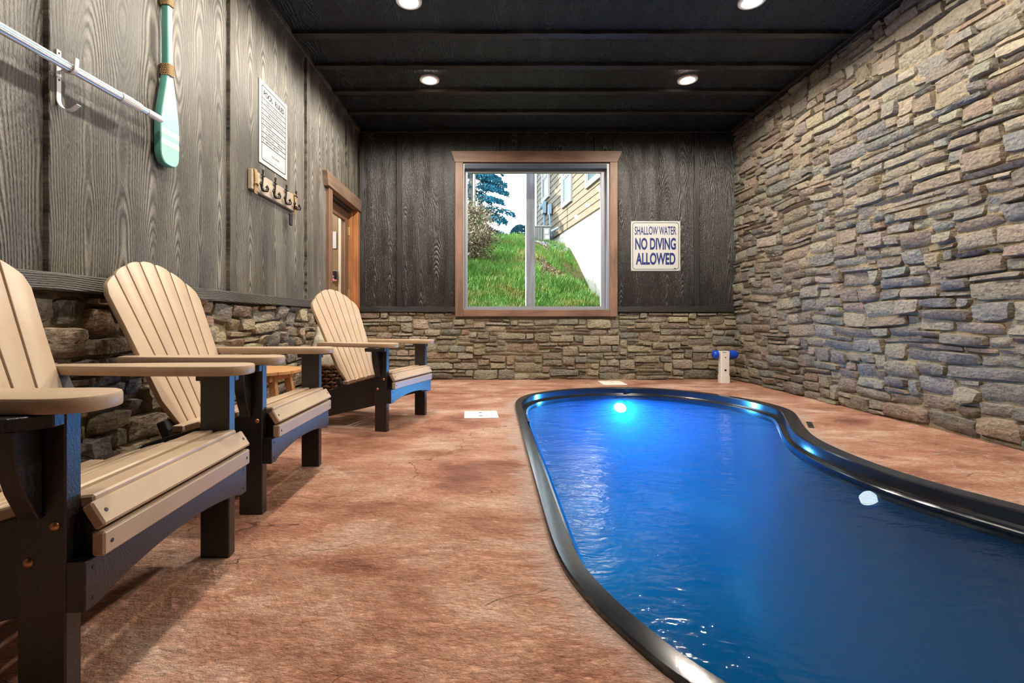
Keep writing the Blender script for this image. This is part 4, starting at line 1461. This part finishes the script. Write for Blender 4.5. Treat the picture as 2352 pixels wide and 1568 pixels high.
mk('write_in_line', box(SX - 0.0005, y0 + 0.050, zf(0.918) - 0.0008, SX + 0.0006, y0 + 0.22, zf(0.918) + 0.0008), M['charcoal'], sg, None, True)
mk('write_in_line', box(SX - 0.0005, y0 + 0.275, zf(0.918) - 0.0008, SX + 0.0006, y1 - 0.050, zf(0.918) + 0.0008), M['charcoal'], sg, None, True)
wall_text_left('TO', y0 + 0.232, y0 + 0.262, zf(0.918), zf(0.900), M['grey_print'], sg)
for yy in (y0 + 0.014, y1 - 0.014):
    for zz in (z0 + 0.02, z1 - 0.02):
        mk('screw', tube([(SX - 0.001, yy, zz), (SX + 0.001, yy, zz)], 0.0028, 8), M['grey_print'], sg, None, True)

# ------------------------------------------------------------------ no diving sign
x0, x1, z0, z1 = 1.713, 2.320, 1.340, 1.952
SY = YF - 0.008
ng = root('warning_sign', 'white square shallow water no diving sign on the far wall', 'sign', ((x0 + x1) / 2, YF, z0))
mk('sign_plate', box(x0, SY, z0, x1, YF - 0.001, z1, 0.001), M['white_sign'], ng, None, True)
b = frame_bm(rrect(x0 + 0.017, z0 + 0.017, x1 - 0.017, z1 - 0.017, 0.035, 6), rrect(x0 + 0.023, z0 + 0.023, x1 - 0.023, z1 - 0.023, 0.030, 6), 'y', SY - 0.0006, SY + 0.0005)
mk('border_line', b, M['charcoal'], ng, None, True)


def wall_text_far(body, a0, a1, b0, b1, mat, par, bold=0.0):
    me = text_mesh(body, a0, a1, b0, b1, bold)
    me.transform(Matrix(((1, 0, 0, 0), (0, 0, -1, SY - 0.0010), (0, 1, 0, 0), (0, 0, 0, 1))))
    letters(me, mat, par)


kx = (x1 - x0) / 395.0
qx = lambda c: x0 + (c - 1483) * kx
qz = lambda c: z1 - (c - 615) * (z1 - z0) / 395.0
wall_text_far('SHALLOW WATER', qx(1512), qx(1845), qz(724), qz(657), M['navy'], ng, 0.018)
wall_text_far('NO DIVING', qx(1516), qx(1842), qz(843), qz(748), M['navy'], ng, 0.032)
wall_text_far('ALLOWED', qx(1521), qx(1838), qz(962), qz(866), M['navy'], ng, 0.034)
mk('maker_mark', box(qx(1826), SY - 0.0008, qz(993), qx(1846), SY, qz(988)), M['charcoal'], ng, None, True)
for c in (1490, 1870):
    for d in (622, 1002):
        mk('screw', tube([(qx(c), SY + 0.001, qz(d)), (qx(c), SY - 0.0015, qz(d))], 0.005, 8), M['grey_print'], ng, None, True)

# ------------------------------------------------------------------ coat rack with anchor hooks
rk = root('coat_rack', 'tan board rack with four black anchor hooks below the rules sign', 'rack', (XL, 3.63, 1.627))
RX = XL + 0.030
mk('rack_board', box(XL + 0.002, 3.262, 1.627, RX, 4.000, 1.762, 0.003), M['board_wood'], rk, None, True)
for y in (3.395, 3.590, 3.782, 3.968):
    hb = bmesh.new()
    zt = 1.772
    ring = [(RX + 0.012, y + 0.011 * math.cos(2 * PI * k / 12), zt + 0.012 + 0.011 * math.sin(2 * PI * k / 12)) for k in range(13)]
    tube(ring, 0.0038, 6, False, hb)
    tube([(RX + 0.012, y, zt), (RX + 0.010, y, 1.725), (RX + 0.006, y, 1.670)], 0.0058, 8, True, hb)
    tube([(RX + 0.012, y - 0.024, 1.752), (RX + 0.012, y + 0.024, 1.752)], 0.005, 8, True, hb)
    fl_ = [(RX + 0.010 + 0.010 * abs(math.cos(a)), y + 0.052 * math.cos(a), 1.694 + 0.048 * math.sin(a)) for a in [math.radians(190 + 160 * k / 12) for k in range(13)]]
    tube(fl_, [0.003] + [0.0055] * 11 + [0.003], 8, True, hb)
    for s in (-1, 1):
        yy = y + s * 0.050
        tube([(RX + 0.020, yy, 1.700), (RX + 0.020, yy - s * 0.016, 1.680)], [0.002, 0.008], 6, True, hb)
        tube([(RX + 0.020, yy, 1.700), (RX + 0.020, yy + s * 0.010, 1.676)], [0.002, 0.007], 6, True, hb)
    tube([(RX + 0.006, y, 1.670), (RX + 0.020, y, 1.642), (RX + 0.044, y, 1.640), (RX + 0.052, y, 1.660)], [0.006, 0.006, 0.005, 0.004], 8, True, hb)
    mk('anchor_hook', hb, M['iron'], rk, 60, True)
for yc, sgn in ((3.300, 1), (3.965, 1)):
    rp = bmesh.new()
    for k in range(3):
        yy = yc + (k - 1) * 0.011
        tube([(RX + 0.006, yy, 1.620), (RX + 0.010, yy + 0.003, 1.66), (RX + 0.010, yy, 1.72), (RX + 0.006, yy - 0.002, 1.765), (XL + 0.012, yy, 1.769)], 0.0068, 7, True, rp)
    kn = [(RX + 0.012 + 0.010 * math.sin(PI * k / 8), yc - 0.020 + 0.040 * k / 8, 1.668 + 0.006 * math.sin(k)) for k in range(9)]
    tube(kn, 0.0075, 7, True, rp)
    for k in range(8):
        yy = yc + (k - 3.5) * 0.005
        tube([(RX + 0.008, yy, 1.626), (RX + 0.009, yy + 0.004 * (k % 3 - 1), 1.602)], 0.0022, 4, True, rp)
    mk('rope_tie', rp, M['rope'], rk, 60, True)
fb = root('key_fob', 'black key fob hanging by a cord from the coat rack', 'key fob', (RX + 0.044, 3.86, 1.5))
mk('fob_body', prism(rrect(3.845, 1.492, 3.888, 1.592, 0.012, 4), 'x', RX + 0.004, RX + 0.018, 0.003), M['black_plastic'], fb, None, True)
mk('cord', tube([(RX + 0.012, 3.866, 1.590), (RX + 0.030, 3.90, 1.625), (RX + 0.040, 3.955, 1.638)], 0.002, 6), M['black_plastic'], fb, None, True)

# ------------------------------------------------------------------ pool alarm post in the far right corner
al = root('pool_alarm', 'white upright pool alarm with blue float drums in the far corner', 'pool alarm', (2.725, 5.675, 0))
mk('post', prism(rrect(-0.052, -0.040, 0.048, 0.040, 0.010, 4), 'z', 0.05, 0.372), M['white_plastic'], al, 40)
mk('foot_sleeve', prism(rrect(-0.056, -0.044, 0.052, 0.044, 0.010, 4), 'z', 0.0, 0.085), M['white_plastic'], al, 40)
mk('arm_block', box(-0.070, 0.000, 0.295, 0.070, 0.050, 0.368, 0.004), M['white_plastic'], al)
for xa, xb in ((-0.125, -0.066), (0.066, 0.165)):
    s = 1 if xb > 0 else -1
    f0, f1 = (xa, xb) if s > 0 else (xb, xa)
    pts = [(f0, 0.024, 0.328), (f0 + (f1 - f0) * 0.55, 0.024, 0.328), (f0 + (f1 - f0) * 0.85, 0.024, 0.328), (f1, 0.024, 0.328)]
    mk('float_drum', tube(pts, [0.050, 0.052, 0.046, 0.030], 20), M['blue_plastic'], al, 50)
mk('dial', disc(Vector((-0.002, -0.040, 0.298)), (0, -1, 0), 0.007, ((1, 0), (1, 0.002), (0, 0.002))), M['black_plastic'], al)
mk('dial', disc(Vector((-0.002, -0.040, 0.150)), (0, -1, 0), 0.012, ((1, 0), (1, 0.002), (0.6, 0.003), (0.6, 0.001), (0, 0.001))), M['black_plastic'], al)
mk('printed_mark', box(-0.036, -0.0408, 0.355, 0.010, -0.0400, 0.361), M['grey_print'], al)

# ------------------------------------------------------------------ covers set in the deck
c1 = root('skimmer_cover', 'cream rectangular access cover in the deck between chairs and pool', 'cover', (-0.085, 3.76, 0), math.radians(3))
mk('lid', box(-0.13, -0.135, 0, 0.13, 0.135, 0.006, 0.002), M['cover'], c1)
for v in (-0.06, 0.06):
    mk('finger_slot', box(-0.018, v - 0.012, 0.0058, 0.008, v + 0.012, 0.0066), M['hole'], c1)
c2 = root('deck_cover', 'cream rectangular access cover in the deck under the window', 'cover', (1.40, 5.63, 0))
mk('lid', box(-0.135, -0.16, 0, 0.135, 0.16, 0.006, 0.002), M['cover'], c2)
mk('finger_slot', box(-0.02, -0.004, 0.0058, 0.02, 0.004, 0.0066), M['grey_print'], c2)
vt = root('deck_vent', 'small black two hole vent beside the pool rim', 'vent', (2.238, 3.40, 0), math.radians(-29))
for v in (-0.058, 0.058):
    mk('vent_plate', box(-0.017, v - 0.045, 0, 0.017, v + 0.045, 0.005, 0.001), M['black_plastic'], vt)


# ------------------------------------------------------------------ outdoors: bank, grass, house, plants
def wall_x(y):
    return 2.27 - 0.13 * (y - 10.0)


def sstep(a, b, v):
    f = min(1, max(0, (v - a) / (b - a)))
    return f * f * (3 - 2 * f)


def ground_z(x, y):
    yy = min(y, 12.0)
    z = 0.70 + max(0, yy - 6.3) * 0.365
    if y > 12.0: z += (y - 12.0) * 0.02
    zw = 1.06 + (min(y, 13.0) - 10.3) * 0.74
    zw = max(zw, 0.45)
    zw = min(zw, 2.62)
    t_ = sstep(0.05, 1.35, wall_x(y) - x)
    z = zw + (z - zw) * t_
    z += 0.10 * noise.noise(Vector((x * 0.9, y * 0.9, 0))) + 0.05 * noise.noise(Vector((x * 2.6, y * 2.6, 3)))
    return z


gx = [-6 + 0.22 * i for i in range(64)]
gy = [6.2 + 0.22 * j for j in range(60)]
co = [(x, y, ground_z(x, y)) for y in gy for x in gx]
fs = [(j * 64 + i, j * 64 + i + 1, (j + 1) * 64 + i + 1, (j + 1) * 64 + i) for j in range(59) for i in range(63)]
me = bpy.data.meshes.new('hillside')
me.from_pydata(co, [], fs)
hill = mk('hillside', me, M['ground'], None, 179)
tag(hill, 'grassy bank rising outside the window', 'hillside', kind='structure')


def scatter(name, n, mat, seed, xr, yr, hr, wid, accept, lean=0.5, parent=None):
    rnd = random.Random(seed)
    co, fs = [], []
    while n > 0:
        y = yr[0] + (yr[1] - yr[0]) * rnd.random() ** 1.3
        x = rnd.uniform(*xr) * y / 8.0
        if x > wall_x(y) - 0.05: continue
        if not accept(x, y, rnd): continue
        n -= 1
        z = ground_z(x, y)
        h = rnd.uniform(*hr)
        a = rnd.uniform(0, 2 * PI)
        w = wid * rnd.uniform(0.6, 1.3)
        dx, dy = math.cos(a) * w, math.sin(a) * w
        lx, ly = rnd.uniform(-lean, lean) * h, rnd.uniform(-lean, lean) * h
        o = len(co)
        co += [(x - dx, y - dy, z - 0.01), (x + dx, y + dy, z - 0.01), (x + dx * .6 + lx * .4, y + dy * .6 + ly * .4, z + h * .6), (x - dx * .6 + lx * .4, y - dy * .6 + ly * .4, z + h * .6), (x + lx, y + ly, z + h)]
        fs += [(o, o + 1, o + 2, o + 3), (o + 3, o + 2, o + 4)]
    me = bpy.data.meshes.new(name)
    me.from_pydata(co, [], fs)
    return mk(name, me, mat, parent)


bare = lambda x, y: noise.noise(Vector((x * 1.3 + 4, y * 0.9, 2.0)))
gr = scatter('grass', 52000, M['grass'], 3, (-1.1, 2.3), (6.35, 13.2), (0.06, 0.17), 0.006, lambda x, y, r: bare(x, y) < 0.02 + r.random() * 0.30)
tag(gr, 'bright green grass growing on the bank outside the window', 'grass', kind='stuff')
st = scatter('dry_straw', 7000, M['straw'], 8, (-1.1, 2.3), (6.6, 13.0), (0.02, 0.06), 0.012, lambda x, y, r: bare(x, y) > -0.04, 2.2)
tag(st, 'dry straw and dead leaves on bare patches of bank', 'straw', kind='stuff')

# house
house = root('house', 'neighbouring house with tan lap siding above a pale concrete foundation', 'house', (2.27, 10.0, 0), math.atan2(0.13, 1.0))
# local frame: y runs along the wall away from the viewer, x out of the wall (negative towards the bank)
SZ0 = 3.075
mk('foundation', box(0.02, -4.0, -0.2, 0.35, 9.4, SZ0 + 0.02), M['foundation'], house)
z = SZ0
k = 0
while z < 7.0:
    b = bmesh.new()
    pts = [(-0.026, z), (0.02, z), (0.02, z + 0.182), (-0.010, z + 0.182)]
    b = prism(pts, 'y', -4.0, 5.95)
    mk('siding_board', b, M['siding'], house)
    z += 0.168
    k += 1
mk('corner_board', box(-0.035, 5.94, SZ0, 0.06, 6.06, 7.0, 0.004), M['grey_metal'], house)
mk('house_body', box(0.03, -4.0, SZ0, 4.0, 6.0, 7.0), M['siding'], house)


def house_window(y0, y1, z0, z1, double=True):
    t_ = 0.10
    w = mk('window_trim', frame_bm([(y0, z0), (y1, z0), (y1, z1), (y0, z1)], [(y0 + t_, z0 + t_), (y1 - t_, z0 + t_), (y1 - t_, z1 - t_), (y0 + t_, z1 - t_)], 'x', -0.075, 0.02), M['white_trim'], house)
    zm = (z0 + z1) / 2
    for q0, q1, xo in ((z0 + t_, zm, -0.040), (zm, z1 - t_, -0.052)):
        mk('sash', frame_bm([(y0 + t_, q0), (y1 - t_, q0), (y1 - t_, q1), (y0 + t_, q1)], [(y0 + t_ + .04, q0 + .04), (y1 - t_ - .04, q0 + .04), (y1 - t_ - .04, q1 - .04), (y0 + t_ + .04, q1 - .04)], 'x', xo - 0.012, xo + 0.01), M['white_trim'], w)
        mk('pane', box(xo - 0.002, y0 + t_ + .04, q0 + .04, xo + 0.002, y1 - t_ - .04, q1 - .04), M['far_glass'], w)


def along_wall(pxx):
    """Distance along the house wall where the picture column pxx meets it."""
    s = (pxx - 1130) / 1110.0
    yy = (2.27 + 1.3) / (s + 0.13)
    return yy


house_window(along_wall(1316.5) - 10.0, along_wall(1294) - 10.0, 3.67, 5.20)
house_window(along_wall(1390) - 10.0, along_wall(1350) - 10.0, 3.66, 5.10)
house_window(along_wall(1264) - 10.0, along_wall(1248) - 10.0, 4.35, 5.75)
mt = root('electric_meter', 'grey electric meter box with conduit on the house siding', 'meter', (wall_x(14.6) - 0.04, 14.6, 3.7))
mk('meter_box', box(-0.12, -0.14, 0.22, 0.0, 0.14, 0.58, 0.01), M['grey_metal'], mt)
mk('meter_dial', tube([(-0.12, 0, 0.44), (-0.19, 0, 0.44)], 0.085, 16), M['grey_metal'], mt, 50)
mk('conduit', tube([(-0.05, 0.0, 0.22), (-0.05, 0.0, -0.75)], 0.03, 8), M['grey_metal'], mt, 60)
dc = root('disconnect_box', 'small grey switch box with looped conduits beside the meter', 'switch box', (wall_x(13.95) - 0.04, 13.95, 3.5))
mk('switch_case', box(-0.10, -0.10, 0.26, 0.0, 0.10, 0.56, 0.01), M['grey_metal'], dc)
mk('conduit', tube([(-0.05, -0.04, 0.26), (-0.05, -0.04, -0.45)], 0.025, 8), M['grey_metal'], dc, 60)
mk('conduit', tube([(-0.06, 0.05, 0.30), (-0.09, -0.16, 0.28), (-0.07, -0.24, 0.1), (-0.06, -0.22, -0.45)], 0.02, 8), M['grey_metal'], dc, 60)
gz = 2.90
ac = root('ac_unit', 'beige outdoor air conditioner on a wooden stand by the house', 'air conditioner', (1.30, 13.6, gz))
ac.scale = (0.83, 1, 1)
mk('stand', box(-0.40, -0.34, -0.25, 0.40, 0.34, -0.02, 0.01), M['post_wood'], ac)
mk('housing', box(-0.36, -0.30, -0.02, 0.36, 0.30, 0.40, 0.02), M['unit_dark'], ac)
for i in range(14):
    x = -0.35 + 0.7 * i / 13
    if x < 0.12:
        mk('louver', box(x - 0.012, -0.318, 0.0, x + 0.012, -0.30, 0.37), M['unit'], ac)
mk('service_panel', box(0.14, -0.315, 0.02, 0.355, -0.30, 0.36, 0.004), M['unit'], ac)
mk('warning_label', box(0.18, -0.318, 0.20, 0.30, -0.315, 0.32), M['paper'], ac)
mk('warning_label', box(0.20, -0.318, 0.06, 0.32, -0.315, 0.15), M['paper'], ac)
mk('top_cover', box(-0.38, -0.32, 0.385, 0.38, 0.32, 0.42, 0.01), M['unit'], ac)
hs = mk('coolant_lines', tube([(1.62, 13.45, 2.98), (1.70, 13.3, 3.05), (1.62, 13.0, 3.12), (1.78, 12.8, 3.18)], 0.035, 8), M['grey_metal'], None, 60)
tag(hs, 'grey hose running from the air conditioner to the siding', 'hose')
gv = bmesh.new()
rnd = random.Random(12)
for k in range(520):
    gy_ = rnd.uniform(12.1, 13.3)
    gx_ = wall_x(gy_) - rnd.uniform(0.05, 0.95)
    r_ = rnd.uniform(0.018, 0.04)
    o_ = bmesh.ops.create_icosphere(gv, subdivisions=1, radius=r_)
    for v_ in o_['verts']:
        v_.co = Vector((v_.co.x * rnd.uniform(.8, 1.2), v_.co.y, v_.co.z * 0.7)) + Vector((gx_, gy_, ground_z(gx_, gy_) + 0.012))
tag(mk('gravel', gv, M['gravel']), 'grey gravel strip between the grass and the house wall', 'gravel', kind='stuff')
pw = mk('wooden_post', box(0.459, 6.55, 0.5, 0.584, 6.675, 4.6, 0.008), M['post_wood'])
tag(pw, 'weathered grey wooden post standing just outside the window', 'post')


# trees and shrubs
def leafy(name, n, mat, parent, pick, size, seed):
    rnd = random.Random(seed)
    co, fs = [], []
    for _ in range(n):
        p, d = pick(rnd)
        p = Vector(p)
        L = size * rnd.uniform(0.6, 1.4)
        d = Vector(d).normalized()
        s = d.cross(Vector((rnd.uniform(-1, 1), rnd.uniform(-1, 1), rnd.uniform(-1, 1)))).normalized() * L * 0.32
        o = len(co)
        co += [p, p + d * L * 0.5 + s, p + d * L, p + d * L * 0.5 - s]
        fs.append((o, o + 1, o + 2, o + 3))
    me = bpy.data.meshes.new(name)
    me.from_pydata([tuple(c) for c in co], [], fs)
    return mk(name, me, mat, parent)


def conifer(label, loc, H, R, n, seed, z_lo=0.9, leaf=0.06):
    tr_ = root('conifer_tree', label, 'tree', loc)
    mk('trunk', tube([(0, 0, -0.3), (0.02, 0, H * 0.5), (0, 0, H)], [0.11, 0.07, 0.02], 8), M['trunk'], tr_, 60)
    rnd = random.Random(seed)
    whorls = []
    bb = bmesh.new()
    z = z_lo
    while z < H * 0.96:
        r = R * (1 - (z / H) ** 1.2) * rnd.uniform(0.75, 1.1)
        for k in range(7):
            a = rnd.uniform(0, 2 * PI)
            e = Vector((math.cos(a) * r, math.sin(a) * r, -0.22 * r))
            whorls.append((z, e))
            tube([(0, 0, z), (e.x * .6, e.y * .6, z + e.z * .4), (e.x, e.y, z + e.z)], [0.025, 0.015, 0.004], 4, False, bb)
        z += rnd.uniform(0.20, 0.32)
    mk('branches', bb, M['trunk'], tr_)

    def pick(r_):
        z, e = r_.choice(whorls)
        f = r_.uniform(0.15, 1.0) ** 0.7
        side = Vector((-e.y, e.x, 0)).normalized() * r_.uniform(-1, 1) * 0.20 * (1.15 - f) * e.length
        p = Vector((e.x * f, e.y * f, z + e.z * f * f)) + side + Vector((0, 0, r_.uniform(-.10, .05)))
        d = Vector((e.x, e.y, -0.3)) / max(e.length, .1) + side * 2 + Vector((r_.uniform(-.5, .5), r_.uniform(-.5, .5), r_.uniform(-.9, .2)))
        return p, d
    tag(leafy('needles', n, M['needles'], tr_, pick, leaf, seed + 1), kind='stuff')
    return tr_


conifer('tall blue green conifer at the left of the window view', (-0.62, 14.6, 2.6), 8.0, 1.45, 95000, 3, 0.4)
conifer('second blue green conifer, mostly unseen, added to shade the house siding', (-3.1, 15.0, 2.7), 13.0, 2.6, 42000, 13, 0.9, 0.15)  # mostly out of view; placed and enlarged to cast shade on the house
tt = mk('bare_tree_trunk', tube([(-0.47, 12.6, 2.6), (-0.46, 12.6, 4.2), (-0.475, 12.6, 6.5)], [0.042, 0.038, 0.03], 8), M['trunk'], None, 60)
tag(tt, 'slim pale bare trunk in front of the tall conifer', 'tree')


def shrub(name, label, loc, rad, hgt, n, mat, seed, size, stems=9):
    s = root(name, label, 'shrub', loc)
    rnd = random.Random(seed)
    bb = bmesh.new()
    tips = []
    for k in range(stems):
        a = rnd.uniform(0, 2 * PI)
        r = rad * rnd.uniform(0.2, 0.9)
        h = hgt * rnd.uniform(0.6, 1.0)
        p = [(0.1 * math.cos(a), 0.1 * math.sin(a), -0.1), (r * .5 * math.cos(a), r * .5 * math.sin(a), h * .55), (r * math.cos(a), r * math.sin(a), h)]
        tube(p, [0.012, 0.009, 0.004], 5, False, bb)
        tips.append(p)
    mk('stems', bb, M['trunk'], s)

    def pick(r_):
        p = r_.choice(tips)
        f = r_.uniform(0.2, 1.0)
        q = Vector(p[0]).lerp(Vector(p[1]), min(1, f * 2)) if f < 0.5 else Vector(p[1]).lerp(Vector(p[2]), f * 2 - 1)
        q += Vector((r_.gauss(0, rad * .22), r_.gauss(0, rad * .22), r_.gauss(0, hgt * .10)))
        return q, (r_.uniform(-1, 1), r_.uniform(-1, 1), r_.uniform(-.4, 1))
    tag(leafy('leaves', n, mat, s, pick, size, seed + 1), kind='stuff')
    return s


shrub('dry_shrub', 'straggly brown shrub at the left edge of the window view', (-0.42, 9.4, ground_z(-0.42, 9.4)), 0.55, 0.85, 4200, M['dry_leaf'], 5, 0.045, 22)
shrub('dry_shrub', 'half green straggly shrub below the conifer, behind the brown one', (-0.38, 11.0, ground_z(-0.38, 11.0)), 0.60, 0.95, 4200, M['dry_leaf'], 6, 0.05, 18)
shrub('dry_shrub', 'low brown shrub half hidden behind the left window casing', (-0.85, 8.6, ground_z(-0.85, 8.6)), 0.60, 0.9, 3200, M['dry_leaf'], 9, 0.045, 18)
s = root('round_bush', 'clipped dark bush on the crest left of the wooden post', 'shrub', (0.84, 14.4, 2.93))
mk('stems', tube([(0, 0, -0.2), (0, 0, 0.3)], 0.03, 6), M['trunk'], s)


def ball(r_):
    a, u_ = r_.uniform(0, 2 * PI), r_.uniform(-0.3, 1)
    q = math.sqrt(max(0, 1 - u_ * u_))
    d = Vector((q * math.cos(a), q * math.sin(a), u_))
    return Vector((d.x * .30, d.y * .30, d.z * .40 + 0.18)), d + Vector((r_.uniform(-.5, .5), r_.uniform(-.5, .5), r_.uniform(-.3, .6)))


tag(leafy('leaves', 2600, M['hedge_leaf'], s, ball, 0.06, 77), kind='stuff')
